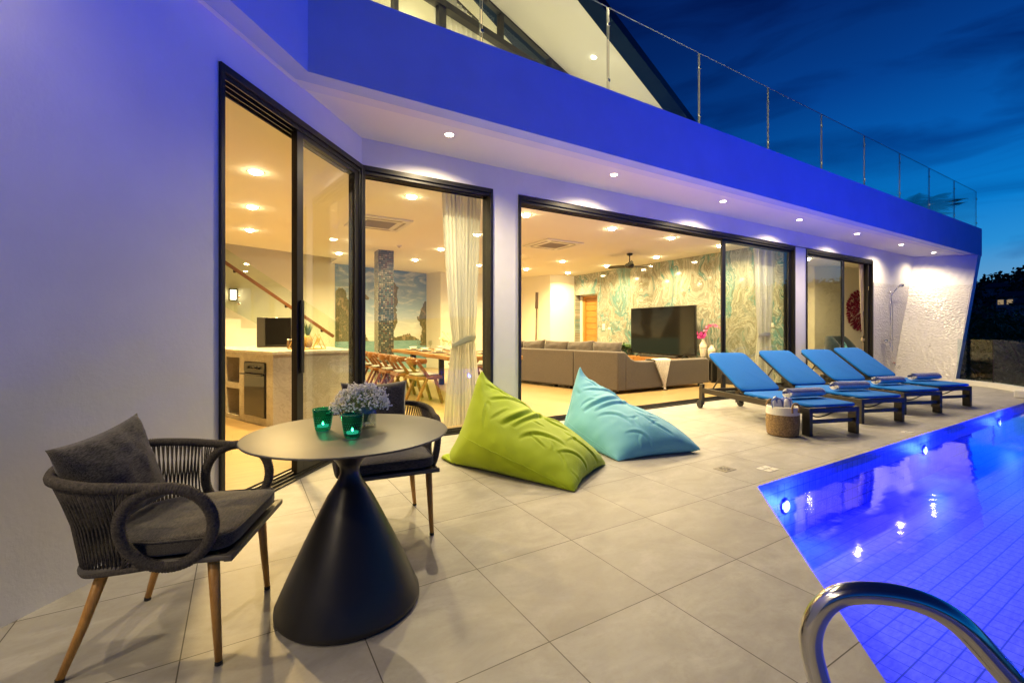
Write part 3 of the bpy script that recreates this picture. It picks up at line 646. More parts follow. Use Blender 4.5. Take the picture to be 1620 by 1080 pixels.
b.bx(9.952, 9.97, 5.02, 9.3, 0, CE); b.bx(16.4, 16.55, 5.02, 6.2, 0, CE); struct(b.build('wall_bedroom', M['wall']))
# stairs
st = thing('staircase', 'pale staircase climbing to the left behind the kitchen island, with glass side and wooden handrail', 'staircase', (0, 0, 0))
for k in range(1, 15):
    x = 1.94 - .32 * (k - 1); b = MB(); b.bx(-3.2, x, 12.12, 13.19, .21 * k - .21 + (.004 if k == 1 else 0), .21 * k); b.build('step', M['plaster'], st)
g = MB(); g.add([(2.16, 12.05, 1.38), (2.16, 12.05, .9), (1.98, 12.05, .35), (-3, 12.05, 3.4), (-3, 12.05, 4.93)], [(0, 1, 2, 3, 4)]); g.build('glass_side', M['stairglass'], st, solid=.012)
h = MB(); h.beam((-3.0, 11.98, 4.72), (2.02, 11.98, 1.05), .045, .075); h.build('handrail', M['teak'], st, bev=.008)
for X in (1.75, .95, -.1, -1.2):
    z = 1.05 + (2.02 - X) * .731; q = MB(); q.lathe([(.035, -.03), (.035, .04)], 14, Matrix.Translation((X, 12.02, z - .05)) @ Matrix.Rotation(R(90), 4, 'X')); q.build('rail_clamp', M['black'], st, True)
for X, z in ((-.02, 1.82), (-.02, 1.98)):
    q = MB(); q.lathe([(.03, -.02), (.03, .03)], 14, Matrix.Translation((X, 12.03, z)) @ Matrix.Rotation(R(90), 4, 'X')); q.build('glass_clamp', M['chrome'], st, True)
wl = thing('wall_lantern', 'small square lit wall lantern above the stair steps', 'wall lamp', (-.14, 13.19, 2.08))
b = MB(); b.bx(-.09, .09, -.02, 0, -.13, .16); b.bx(-.09, .09, -.12, -.02, .13, .16); b.bx(-.09, .09, -.12, -.02, -.13, -.11); b.build('bracket', M['black'], wl); b = MB(); b.bx(-.06, .06, -.10, -.03, -.109, .129); b.build('lit_glass', M['lantern'], wl)

# upper storey
UP = Vector((2.37, 6.18)); UU = Vector((.965, .263)).normalized()
MU = Matrix.Translation((UP.x, UP.y, 0)) @ Matrix.Rotation(math.atan2(UU.y, UU.x), 4, 'Z')
def zt(s): return 6.574 - .1475 * (s - 1.09)
uf = MB(); FLZ = 3.72
uf.beam(MU @ Vector((-6, 0, 6.02)), MU @ Vector((4.6, 0, 6.02)), .13, .10)
for s in (-4.2, -2.4, -.6, .18, 1.9): uf.box((s, 0, (FLZ + 6) / 2), (.07 if s != .18 else .13, .09, 6 - FLZ), MU)
for s in (-4, -1.9, .2, 1.42, 2.72): uf.box((s, 0, (6.08 + zt(s)) / 2), (.08, .09, zt(s) - 6.08), MU)
uf.beam(MU @ Vector((-6, -.01, zt(-6))), MU @ Vector((4.8, -.01, zt(4.8))), .09, .09)
wf = uf.build('upper_window', M['frame'], villa)
g = MB(); g.add([tuple(MU @ Vector(p)) for p in ((-6, .03, FLZ), (4.6, .03, FLZ), (4.6, .03, zt(4.6)), (-6, .03, zt(-6)))], [(0, 1, 2, 3)]); g.build('glass_pane', M['glass'], wf)
# sloping roof: pale underside, dark clad border and edge
RA = [Vector((-1.96, 5.0, 7.397)), Vector((9.88, 8.23, 5.587))]; RI = [Vector((-2.1, 3.2, 7.135)), Vector((10.84, 7.4, 5.267))]; RO = [Vector((-2.54, 2.92, 7.175)), Vector((11.66, 7.208, 5.075))]
a1, a2, e1 = Vector((3.424, 6.467, 6.574)), Vector((5.578, 7.054, 6.245)), Vector((4.372, 5.3, 6.201)); RN = (a2 - a1).cross(e1 - a1)
def roofz(x, y): return a1.z - (RN.x * (x - a1.x) + RN.y * (y - a1.y)) / RN.z
def onr(p, dz=0): return Vector((p.x, p.y, roofz(p.x, p.y) + dz))
b = MB(); b.add([onr(RA[0]), onr(RA[1]), onr(RI[1]), onr(RI[0])], [(0, 1, 2, 3)]); b.build('roof_underside', M['ceil'], villa)
b = MB(); P4 = [onr(RI[0], -.012), onr(RI[1], -.012), onr(RO[1], -.012), onr(RO[0], -.012)]; b.add(P4 + [p + Vector((0, 0, .16)) for p in P4], [(0, 1, 2, 3), (4, 7, 6, 5), (0, 4, 5, 1), (1, 5, 6, 2), (2, 6, 7, 3), (3, 7, 4, 0)])
b.build('roof_edge', M['navyroof'], villa)
b = MB(); P4 = [onr(RI[0], .10), onr(RI[1], .10), onr(RA[1] + Vector((.6, 4, 0)), .10), onr(RA[0] + Vector((0, 6, 0)), .10)]; b.add(P4, [(0, 1, 2, 3)]); b.build('roof_slab', M['navyroof'], villa)
b = MB(); b.bx(-6, 7.6, 10.5, 10.6, FLZ, 7.4); b.add([MU @ Vector((-6, .1, 7.6)), MU @ Vector((5.4, .1, 6.2)), (8.0, 10.5, 6.2), (-6, 10.5, 7.6)], [(0, 1, 2, 3)])
b.build('upper_room_wall', M['wall'], villa)
uc = thing('curtain', 'white gathered curtain behind the upper storey window', 'curtain'); b = MB(); b.grid(lambda u, v: tuple(MU @ Vector((.25 + .85 * u, .25 + .04 * sin(u * 50), FLZ + (2.82 - .22 * u) * v))), 90, 6); b.build('cloth', M['curtain'], uc, True)
b = MB(); b.beam(MU @ Vector((.2, .25, 6.58)), MU @ Vector((1.15, .25, 6.36)), .03, .03); b.build('rail', M['frame'], uc)
# balustrade along the balcony
ub = thing('balcony_balustrade', 'frameless glass balustrade along the top of the blue lit balcony band', 'balustrade', (0, 0, 0))
xs = [.45, 1.99, 3.63, 5.27, 6.92, 8.56, 10.2, 11.85, 13.5, 15.16, 16.88]
for a, c in zip(xs[:-1], xs[1:]):
    g = MB(); g.bx(a + .012, c - .012, 3.85, 3.862, TOP - .2, 4.92); p = g.build('glass_panel', M['bglass'], ub)
    e_ = MB(); e_.bx(c - .0145, c - .0121, 3.8492, 3.8628, TOP, 4.92); e_.bx(a + .0095, a + .0119, 3.8492, 3.8628, TOP, 4.92); e_.bx(a + .012, c - .016, 3.8492, 3.8628, 4.9203, 4.9225); e_.build('glass_edge', M['gedge'], p)
    for z in (4.08, 4.72):
        q = MB(); q.box((c, 3.845, z), (.035, .012, .03)); q.build('clip', M['clip'], ub)
g = MB(); g.add([(.43, 3.85, TOP - .2), (.43, 3.85, 4.92), (.43 - WU.x * 6, 3.85 - WU.y * 6, 4.92), (.43 - WU.x * 6, 3.85 - WU.y * 6, TOP - .2)], [(0, 1, 2, 3)]); g.build('glass_panel', M['bglass'], ub)
g = MB(); g.bx(16.86, 16.872, 3.87, 6.5, TOP - .2, 4.92); g.build('glass_panel', M['bglass'], ub)

# terrace balustrade and curb by the pool end
tb = thing('terrace_balustrade', 'glass balustrade on a low white curb at the far end of the deck', 'balustrade', (0, 0, 0))
gp = [(13.98, 3.50), (13.68, 2.87), (12.98, 2.24), (12.45, 1.6), (12.45, -.4), (12.45, -3.2)]
for i in range(len(gp) - 1):
    p, q = Vector((*gp[i], 0)), Vector((*gp[i + 1], 0)); g = MB(); g.beam(p.lerp(q, .008) + Vector((0, 0, .55)), p.lerp(q, .992) + Vector((0, 0, .55)), .012, .92)
    g.build('glass_panel', M['bglass'], tb)
    c = MB(); d = (q - p).normalized(); n_ = Vector((-d.y, d.x, 0)); ee = .03
    c.beam(p - d * ee + Vector((0, 0, .048)), q + d * ee + Vector((0, 0, .048)), .18, .10); c.build('curb', M['plaster'], tb)
    f = MB(); f.beam(q + Vector((0, 0, .09)), q + Vector((0, 0, 1.01)), .014, .014, (1, 0, 0)); f.build('glass_edge', M['frame'], tb)
b = MB(); b.bx(11.92, 12.3, 2.0, 2.24, .002, .13); tag(b.build('white_block', M['plaster'], bev=.01), 'low white block at the far corner of the pool beside the curb', 'block')
# ------------------------------------------------------------------ recessed lights (each lamp belongs to its fitting)
def downlight(x, y, z, label, group, r, m, power, kind='area', color=WARM, cat='downlight', spread=150):
    t = thing('ceiling_light', label, cat, (x, y, z), 0, group)
    b = MB(); b.lathe([(r * 1.0, -.001), (r * 1.28, -.004), (r * 1.35, -.0005)], 24, cap=False); b.build('trim_ring', M['white'], t, True)
    b = MB(); b.lathe([(.0001, -.003), (r, -.003)] if r < .05 else [(.0001, -.034), (r * .45, -.031), (r * .8, -.02), (r, -.003)], 20, cap=False); b.build('lens', m, t, r > .05)
    if kind == 'area':
        area_lamp('lamp_light', (0, 0, -.008 if r < .05 else -.04), power, color, r * 1.9, t, spread=spread)
    else: spot_lamp('lamp_light', (0, 0, -.012), power, color, spread, 1.0, .013, t)
    return t
G1 = 'downlights in the balcony soffit'
names = ['above the lime beanbag window, nearest the wall corner', 'second from the corner over the living room opening', 'third from the corner, above the first lounger', 'fourth along the row, above the second lounger', 'above the small sliding door', 'sixth along the row, near the shower', 'last one, beside the leaning shower wall']
for i, x in enumerate((1.84, 4.13, 6.43, 8.7, 10.98, 13.25, 15.3)):
    downlight(x, 4.28, SOF - .0, 'soffit lamp, ' + names[i], G1, .042, M['lampout'], P_SOF * (1, 1, 1, 1, .9, .6, .40)[i], 'spot', SOFT, spread=152)
for s, lb in ((-3.5, 'soffit lamp on the left wing beside the woven chair'), (-5.2, 'soffit downlight on the left wing behind the camera'), (-6.7, 'soffit downlight at the near end of the left wing')):
    q = wp(s, .12); downlight(q[0], q[1], SOF - .014, lb, G1, .042, M['lampout'], P_LEFT * (1 if s > -4 else 2.4), 'spot', SOFT, spread=165)
def rowname(x, y):
    a = {2.04: 'at the left end of the room', 3.93: 'over the dining side', 5.8: 'over the sofa back', 7.4: 'over the middle of the lounge', 9.0: 'beside the green marble wall', .16: 'over the kitchen island'}[x]
    c = {6.06: 'nearest the glass doors', 7.82: 'in the second row from the doors', 9.62: 'in the third row from the doors', 11.4: 'in the back row', 9.6: 'in the third row from the doors'}[y]
    return 'ceiling downlight %s, %s' % (a, c)
for x in (2.04, 3.93, 5.8, 7.4, 9.0):
    for y in (6.06, 7.82, 9.62, 11.4):
        if (x, y) in ((5.8, 7.82), (2.04, 7.82), (7.4, 7.82)): continue
        downlight(x, y, CE, rowname(x, y), 'ceiling downlights inside the house', .07, M['lampin'], P_IN)
for x, y in ((.16, 6.06), (.16, 7.82), (.16, 9.62)): downlight(x, y, CE, rowname(x, y), 'ceiling downlights inside the house', .07, M['lampin'], P_IN * 1.7, color=(1, .68, .25))
downlight(12.6, 6.0, CE, 'ceiling downlight in the small bedroom, near its sliding door', 'ceiling downlights inside the house', .07, M['lampin'], P_IN * 1.0)
downlight(11.0, 7.8, CE, 'ceiling downlight deep in the small bedroom', 'ceiling downlights inside the house', .07, M['lampin'], P_IN * .8)
downlight(-.6, 12.5, 6.19, 'high ceiling light over the staircase', 'ceiling downlights inside the house', .07, M['lampin'], P_IN * 6)
# upper storey light under the sloping roof and one inside
downlight(5.466, 6.165, roofz(5.466, 6.165) - .01, 'small bright downlight in the sloping roof underside above the balcony', None, .042, M['lampout'], P_ROOF, 'spot', SOFT, spread=170)
downlight(1.8, 5.5, roofz(1.8, 5.5) - .01, 'downlight in the sloping roof at the left of the upper storey', None, .042, M['lampout'], P_ROOF, 'spot', SOFT, spread=170)
downlight(-1.0, 4.9, roofz(-1.0, 4.9) - .01, 'downlight at the far left of the sloping roof underside', None, .042, M['lampout'], P_ROOF, 'spot', SOFT, spread=170)
downlight(2.6, 8.2, 6.6, 'ceiling light inside the upper room', None, .07, M['lampin'], P_IN * 8)
downlight(-1.5, 7.6, 6.8, 'ceiling light inside the upper room, left end', None, .07, M['lampin'], P_IN * 6)
# ------------------------------------------------------------------ woven armchairs
def puff(w, d, t, nu=22, nv=22, pinch=.07, seed=0, wr=.006, pw=.42):
    """pillow: rounded two-sided grid, centred on the origin, lying flat"""
    vs = []; fs = []
    for side in (1, -1):
        for i in range(nu):
            for j in range(nv):
                u, v = -1 + 2 * i / (nu - 1), -1 + 2 * j / (nv - 1)
                e_ = max(0, (1 - u * u) * (1 - v * v)) ** pw
                x = w / 2 * u * (1 - pinch * (1 - v * v)); y = d / 2 * v * (1 - pinch * (1 - u * u))
                nzv = mnoise.noise((u * 3 + seed, v * 3, side)) * wr * 2.2 + mnoise.noise((u * 8 + seed, v * 8, side)) * wr
                vs.append((x, y, side * (t / 2 * e_) + nzv * min(1, e_ * 2)))
    o = nu * nv
    for i in range(nu - 1):
        for j in range(nv - 1):
            a = i * nv + j; fs.append((a, a + nv, a + nv + 1, a + 1)); fs.append((o + a, o + a + 1, o + a + nv + 1, o + a + nv))
    return vs, fs
def weld(o):
    b = bmesh.new(); b.from_mesh(o.data); bmesh.ops.remove_doubles(b, verts=b.verts, dist=.0004); b.to_mesh(o.data); b.free(); return o
def roundbox(w, d, h, r=.025, seg=4, wr=0, n=10, seed=0, tp=0):
    """soft slab cushion: superellipse-edged grid box, z from 0 to h"""
    b = MB()
    def sg(a, p): return math.copysign(abs(a) ** p, a)
    def fn(u, v):
        a = v * 2 * pi; t = -pi / 2 + u * pi
        ex, ez = .22, .45
        c_, s_ = sg(cos(t), ez), sg(sin(t), ez)
        x = w / 2 * c_ * sg(cos(a), ex); y = d / 2 * c_ * sg(sin(a), ex); z = h / 2 + h / 2 * s_
        nn = mnoise.noise((x * 7 + seed, y * 7, z * 5)) * wr
        if y < 0: x *= 1 - tp * (y / (d / 2)) ** 2
        return (x, y, z + nn)
    b.grid(fn, 22, 64, cv=True); return b
def rope_tube(b, path, r, ridges_per_m=150, closed=False, n=10):
    """tube wrapped in cord: helical ridges along its length"""
    P = [Vector(p) for p in path]; L = [0]
    for i in range(1, len(P)): L.append(L[-1] + (P[i] - P[i - 1]).length)
    tot = L[-1]; m = max(8, int(tot * 420)); Q = []; k = 0
    for i in range(m):
        s = tot * i / (m if closed else m - 1)
        while k < len(L) - 2 and L[k + 1] < s: k += 1
        f = (s - L[k]) / max(1e-6, L[k + 1] - L[k]); Q.append(P[k].lerp(P[k + 1], min(1, f)))
    b.tube(Q, lambda i, a: r * (1 + .085 * sin(i * 2 * pi / 3.6 + a)), n, closed=closed)
def make_chair():
    t = thing('woven_armchair', 'dark woven rope armchair left of the round table, against the white wall', 'armchair', group='woven rope armchairs at the round table')
    # legs
    for sx in (-1, 1):
        for (fx, fy, tx, ty, tz) in ((.25, .255, .235, .23, .385), (.25, -.26, .20, -.15, .35)):
            b = MB(); b.tube([(sx * fx, fy, .012), (sx * (fx + tx) / 2, (fy + ty) / 2, tz / 2), (sx * tx, ty, tz + .02)], [.0125, .0165, .021], 14)
            lg = b.build('leg', M['teakleg'], t, True); c = MB(); c.lathe([(.012, 0), (.014, .002), (.0135, .016)], 12, Matrix.Translation((sx * fx, fy, 0))); c.build('foot_cap', M['black'], lg)
    # seat frame
    b = MB(); fr = catmull([(.27, .30, .405), (.27, 0, .40), (.235, -.19, .375), (.10, -.265, .365), (-.10, -.265, .365), (-.235, -.19, .375), (-.27, 0, .40), (-.27, .30, .405)], 8)
    b.tube(fr, .013, 8); b.beam((-.285, .30, .405), (.285, .30, .405), .028, .022)
    b.prism([(-.25, .29), (-.25, -.1), (-.15, -.22), (.15, -.22), (.25, -.1), (.25, .29)], .388, .402); b.build('seat_frame', M['chairf'], t, bev=.002)
    # arm loops
    def loop(sx):
        pts = []
        for k in range(48):
            a = 2 * pi * k / 48; y = .105 + .147 * cos(a) * (1 + .04 * sin(a)); z = .537 + .146 * sin(a)
            pts.append((sx * (.292 + .018 * sin(a) + .02 * (0.3 - cos(a)) * .5), y, z))
        return pts
    for sx in (-1, 1):
        b = MB(); lp = loop(sx); rope_tube(b, lp + [lp[0]], .0205, n=10); b.build('arm_loop', M['rope'], t, True)
    # top rim joins the loops round the back
    rim = catmull([(.305, .13, .679), (.318, .0, .690), (.325, -.13, .702), (.275, -.265, .716), (.14, -.345, .724), (0, -.362, .726), (-.14, -.345, .724), (-.275, -.265, .716), (-.325, -.13, .702), (-.318, 0, .690), (-.305, .13, .679)], 12)
    b = MB(); rope_tube(b, rim, .018); b.build('back_rim', M['rope'], t, True)
    low = catmull([(.285, .08, .402), (.275, -.06, .385), (.235, -.19, .365), (.12, -.27, .352), (0, -.285, .35), (-.12, -.27, .352), (-.235, -.19, .365), (-.275, -.06, .385), (-.285, .08, .402)], 12)
    b = MB(); b.tube(low, .012, 8); b.build('lower_rim', M['rope'], t, True)
    # cords: two crossing layers from rim to lower rim
    def samp(path, f):
        x = f * (len(path) - 1); i = min(int(x), len(path) - 2); return path[i].lerp(path[i + 1], x - i)
    b = MB(); N = 60
    for layer in (0, 1):
        for k in range(N):
            f = (k + .5 * layer) / N; d = .022 * (1 if layer else -1)
            fa, fb = .145 + .71 * f, min(1, max(0, .11 + .78 * f + d * .8)); 
            a = samp(rim, fa); c = samp(low, fb); mid = (a + c) / 2; cen = Vector((0, -.02, mid.z)); mid = mid + (cen - mid).normalized() * (.012 + .008 * layer)
            pp = [a + Vector((0, 0, -.012)), a.lerp(mid, .55), mid, mid.lerp(c, .5), c]
            b.tube(pp, .0036, 5)
    # fan of cords tied onto the rear of each loop
    for sx in (-1, 1):
        lp = loop(sx)
        for k in range(13):
            q = Vector(lp[int(16 + k * 1.35)]); up = samp(rim, (.085 + .009 * k) if sx > 0 else 1 - (.085 + .009 * k)); dn = samp(low, (.05 + .008 * k) if sx > 0 else 1 - (.05 + .008 * k))
            if k < 7: b.tube([up, (up + q) / 2 + Vector((0, -.004, 0)), q], .0036, 5)
            else: b.tube([q, (q + dn) / 2, dn], .0036, 5)
    b.build('cord_weave', M['rope'], t, True)
    c = roundbox(.53, .52, .082, wr=.007, n=1, tp=.34); o = c.build('seat_cushion', M['cush'], t, True); o.location = (0, .045, .408); o.rotation_euler = (R(1.5), 0, 0)
    b = MB(); pp = []
    for k in range(64):
        a = 2 * pi * k / 64; ca, sa = cos(a), sin(a); pp.append((.266 * math.copysign(abs(ca) ** .24, ca), .271 * math.copysign(abs(sa) ** .24, sa), .066))
    pp = [(x * (1 - (.34 * (y / .26) ** 2 if y < 0 else 0)), y * .963, z) for x, y, z in pp]
    b.tube(pp, .003, 6, closed=True); b.build('piping', M['cush'], o, True)
    return t
def face(o, p, fwd): o.scale = (.96, .96, .97); o.location = (p[0], p[1], 0); o.rotation_euler = (0, 0, math.atan2(fwd[1], fwd[0]) - pi / 2)
ch1 = make_chair(); ch2 = copy_tree(ch1); ch2['label'] = 'dark woven rope armchair behind the round table, seen above the flowers'
face(ch1, (-.206, 2.244), (.932, -.363)); face(ch2, (.76, 2.78), (-.13, -.99))
def pillow(label, M4, w=.44, seed=0):
    v, f = puff(w, w, .15, 26, 26, .10, seed, .0035)
    b = MB(); b.add(v, f); o = weld(b.build('throw_pillow', M['cush'], None, True)); o.matrix_world = M4; return tag(o, label, 'pillow', 'square dark pillows on the woven armchairs')
Mc = Matrix.Translation((-.206, 2.244, 0)) @ Matrix.Rotation(math.atan2(-.363, .932) - pi / 2, 4, 'Z')
pillow('square dark grey pillow leaning in the left woven armchair, one corner up', Mc @ Matrix.Translation((.06, -.195, .648)) @ Matrix.Rotation(R(-10), 4, 'Z') @ Matrix.Rotation(R(9), 4, 'Y') @ Matrix.Rotation(R(104), 4, 'X'), .375, 3)
Mc = Matrix.Translation((.76, 2.78, 0)) @ Matrix.Rotation(math.atan2(-.99, -.13) - pi / 2, 4, 'Z')
pillow('square dark grey pillow in the armchair behind the table, half hidden by the flowers', Mc @ Matrix.Translation((.03, -.16, .665)) @ Matrix.Rotation(R(104), 4, 'X'), .42, 8)

# ------------------------------------------------------------------ bistro table and what stands on it
TX, TY = .420, 2.090
t = thing('round_table', 'round dark bistro table on an hourglass cone base', 'table', (TX, TY, 0))
b = MB(); b.lathe([(.300, .006), (.304, .012), (.302, .03), (.254, .14), (.192, .275), (.136, .39), (.093, .475), (.064, .520), (.047, .548), (.041, .575), (.043, .595), (.055, .618), (.08, .645), (.125, .685), (.165, .715), (.175, .738)], 96, cap=True)
b.build('cone_base', M['tablebase'], t, auto=50)
b = MB(); b.lathe([(.15, .735), (.405, .741), (.428, .7435), (.431, .7475), (.429, .751), (.424, .7525)], 128, cap=True); b.build('tabletop', M['tabletop'], t, auto=40)
for a in (0, 1.57, 3.14, 4.71): q = MB(); q.lathe([(.012, 0), (.012, .008)], 12, Matrix.Translation((.27 * cos(a + .6), .27 * sin(a + .6), 0))); q.build('foot_pad', M['black'], t)
TZ = .7525
def candle(x, y, label):
    t = thing('tealight_glass', label, 'candle holder', (x, y, TZ), 0, 'teal glass tealight holders'); b = MB()
    b.lathe([(.026, .002), (.030, .0), (.033, .006), (.037, .03), (.0425, .065), (.0455, .09), (.0465, .097), (.0445, .098), (.0425, .090), (.039, .06), (.034, .03), (.029, .016), (.0001, .014)], 40, cap=True)
    b.build('glass_cup', M['teal'], t, True)
    b = MB()
    for j in range(5):
        for k in range(26):
            a = 2 * pi * (k + .5 * (j % 2)) / 26; z = .022 + j * .0105; r = .0362 + (z - .02) * .115; b.lathe([(.0001, -.0012), (.0013, 0), (.0001, .0012)], 5, Matrix.Translation((r * cos(a), r * sin(a), z)))
    b.build('raised_dots', M['teal2'], t, True)
    b = MB(); b.lathe([(.023, .0), (.024, .002), (.024, .008), (.0225, .0085), (.0215, .007), (.0001, .0068)], 24, Matrix.Translation((0, 0, .0165))); c = b.build('candle', M['wax'], t, True)
    b = MB(); b.lathe([(.0001, .0), (.003, .002), (.004, .005), (.0024, .010), (.0001, .015)], 10, Matrix.Translation((0, 0, .0245))); b.build('flame', M['flame'], c, True)
    l = bpy.data.lights.new('candle_glow', 'POINT'); l.energy = .25; l.color = (1, .62, .25); l.shadow_soft_size = .003; o = bpy.data.objects.new('candle_glow', l); col.objects.link(o); o.parent = t; o.location = (0, 0, .036)
M['teal2'] = mat('teal glass bead', (.05, .45, .33), .08, spec=1.0)
M['wax'] = emit('lit wax', (1, .95, .75), 1.1); M['flame'] = emit('flame', (1, .85, .6), 60)
candle(.32, 2.17, 'teal dotted glass tealight holder farther from the camera, left of the flowers'); candle(.405, 1.965, 'teal dotted glass tealight holder nearest the camera in front of the flowers')
VX, VY = .495, 2.14
v = thing('flower_vase', 'small square clear glass vase holding white flowers on the round table', 'vase', (VX, VY, TZ), R(12))
b = MB(); w = .04; b.bx(-w, w, -w, w, 0, .012)
for (x0, x1, y0, y1) in ((-w, -w + .004, -w, w), (w - .004, w, -w, w), (-w + .004, w - .004, -w, -w + .004), (-w + .004, w - .004, w - .004, w)): b.bx(x0, x1, y0, y1, .0121, .10)
b.build('glass_body', M['clear'], v); b = MB(); b.bx(-w + .005, w - .005, -w + .005, w - .005, .0125, .07); b.build('water', M['clear2'], v)
fb = thing('flower_bouquet', 'loose cloud of tiny white flowers in the square glass vase', 'flowers', (VX, VY, TZ))
rr = random.Random(4); heads = []
for k in range(420):
    a = rr.uniform(0, 2 * pi); el = rr.uniform(-.12, 1.0); rad = rr.uniform(.6, 1) ** .6
    p = Vector((cos(a) * cos(el * 1.4) * .175 * rad, sin(a) * cos(el * 1.4) * .13 * rad, .115 + sin(el * 1.4) * .115 * rad)); p += Vector((-.018, 0, .012))
    if abs(p.x) > .1: p.z -= (abs(p.x) - .1) * .35
    heads.append(p)
b = MB()
for p in heads:
    m_ = rr.randint(2, 4)
    for j in range(m_):
        q = p + Vector((rr.gauss(0, .006), rr.gauss(0, .006), rr.gauss(0, .006))); s = rr.uniform(.0032, .0062)
        b.lathe([(.0001, -s), (s * .8, -s * .55), (s, 0), (s * .8, s * .6), (.0001, s)], 6, Matrix.Translation(q) @ Matrix.Rotation(rr.uniform(0, 3), 4, 'X'))
b.build('blossoms', M['flower'], fb, True)
b = MB()
for k, p in enumerate(heads):
    if k % 2 == 0:
        r0 = Vector((rr.gauss(0, .012), rr.gauss(0, .012), .03)); m_ = Vector((p.x * .35, p.y * .35, .095)); b.tube([r0, m_, p], .0008, 4)
b.build('stems', M['stem'], fb)
fb.scale = (.80, .80, .84)

# ------------------------------------------------------------------ sun loungers
def make_lounger():
    t = thing('sun_lounger', '', 'sun lounger', group='blue sun loungers in a row by the pool')
    W = .33; zt_ = .315
    for sx in (-1, 1):
        b = MB(); b.bx(sx * W - .018, sx * W + .018, .0, 1.98, zt_ - .075, zt_); b.build('side_rail', M['lframe'], t, bev=.003)
        b = MB(); b.bx(sx * W - .022, sx * W + .022, .0, .105, 0, zt_ + .001); b.build('leg', M['lframe'], t, bev=.003)
        b = MB(); b.bx(sx * W - .020, sx * W + .020, 1.90, 1.985, .06, zt_ + .06); l_ = b.build('leg', M['lframe'], t, bev=.003)
        q = MB(); Mx = Matrix.Translation((sx * (W + .0) + sx * .035, 1.94, .062)) @ Matrix.Rotation(R(90), 4, 'Y')
        q.lathe([(.012, -.022), (.055, -.020), (.061, -.014), (.061, .014), (.055, .020), (.02, .022), (.018, .028), (.0001, .028)], 28, Mx); q.build('wheel', M['rubber'], t, auto=35)
    b = MB(); b.bx(-W + .018, W - .018, .0, .035, zt_ - .055, zt_ - .001); b.bx(-W + .018, W - .018, 1.93, 1.965, zt_ - .06, zt_ - .015)
    for k in range(6): b.bx(-W + .018, W - .018, .2 + k * .17, .24 + k * .17, zt_ - .03, zt_ - .012)
    b.build('slat_base', M['lframe'], t, bev=.003); b = MB(); b.bx(-W + .022, W - .022, .03, .05, .135, .18); b.build('crossbar', M['lframe'], t, bev=.003)
    b = MB(); b.tube(catmull([(-W + .05, .10, .255), (-.12, .14, .19), (.02, .15, .195), (.15, .13, .24), (W - .04, .08, .262)], 6), .008, 8); b.build('under_strap', M['rubber'], t, True)
    hy = 1.12; ang = math.atan2(.49, .74); ca, sa = cos(ang), sin(ang); MBk = Matrix.Translation((0, hy, zt_)) @ Matrix.Rotation(ang, 4, 'X')
    b = MB(); b.bx(-W + .035, -W + .065, 0, .84, 0, .03, MBk); b.bx(W - .065, W - .035, 0, .84, 0, .03, MBk)
    for k in range(5): b.bx(-W + .065, W - .065, .05 + k * .185, .085 + k * .185, .004, .026, MBk)
    b.build('backrest_frame', M['lframe'], t, bev=.002)
    b = MB(); pt = MBk @ Vector((0, .50, 0))
    for sx in (-1, 1): b.beam((sx * (W - .06), pt.y, pt.z), (sx * (W - .06), 1.80, .27), .018, .012)
    b.build('prop_strut', M['lframe'], t)
    def pad(w, l, h): q = roundbox(w, l, h, wr=.003); return q
    o = pad(2 * W - .0, hy + .015, .055).build('seat_pad', M['lfab'], t, True); o.location = (0, hy / 2 - .012, zt_ + .001)
    o = pad(2 * W - .0, .88, .055).build('back_pad', M['lfab'], t, True); o.matrix_local = MBk @ Matrix.Translation((0, .445, .031))
    return t
L0 = make_lounger(); LL = []
labs = ['blue sun lounger nearest the camera, with the seagrass basket at its side', 'second blue sun lounger from the basket', 'third blue sun lounger, in front of the small sliding door', 'blue sun lounger farthest from the camera, nearest the leaning white wall']
lug = [(5.86, 2.50, -18.0), (7.17, 2.50, -18.5), (8.44, 2.47, -19), (9.62, 2.43, -18)]
for i, (x, y, a) in enumerate(lug):
    o = L0 if i == 0 else copy_tree(L0); o.location = (x, y, 0); o.rotation_euler = (0, 0, R(a))
    for ch in o.children:
        if ch.name.startswith('back_pad'): ch.location.z += (0, .004, -.003, .005)[i]; ch.rotation_euler.z += R((0, .6, -.8, .5)[i])
    o.rotation_euler = (0, 0, R(a)); o['label'] = labs[i]; LL.append(o)
def towel_roll(label, x, y, a, z=.372, spin=0, L=.52):
    b = MB(); r = .07
    path = []; turns = 3.2
    for k in range(90):
        th = k / 89 * turns * 2 * pi; q = .010 + (r - .010) * k / 89; path.append((q * cos(th + 2.2) * 1.12, q * sin(th + 2.2) * .88))
    n = 22
    def fn(u, v):
        k = int(round(v * 89)); s = (u - .5) * L; q = path[k]; w = 1 - .05 * abs(2 * u - 1) ** 3; j = mnoise.noise((u * 5, k * .05, x)) * .004
        return (s + .004 * sin(k * .35), q[0] * w + j, q[1] * w + j)
    b.grid(fn, n, 90); o = b.build('rolled_towel', M['towel'], None, True, solid=.008)
    o.location = (x, y, z + r * .88 + .004); o.rotation_euler = (0, 0, R(a)); return tag(o, label, 'towel', 'rolled blue and white towels')
def lp(i, lx, ly):
    x, y, a = lug[i]; a = R(a); return (x + lx * cos(a) - ly * sin(a), y + lx * sin(a) + ly * cos(a))
for i, (lx, ly, lb) in enumerate(((-.04, .38, 'rolled towel on the foot end of the nearest lounger'), (-.05, .42, 'rolled towel on the second lounger, blue stripe on top'), (-.05, .46, 'rolled towel on the third lounger with a white band along its top'), (.0, .44, 'rolled towel on the farthest lounger'))):
    q = lp(i, lx, ly); towel_roll(lb, q[0], q[1], lug[i][2] + (2, -3, 3, -2)[i])
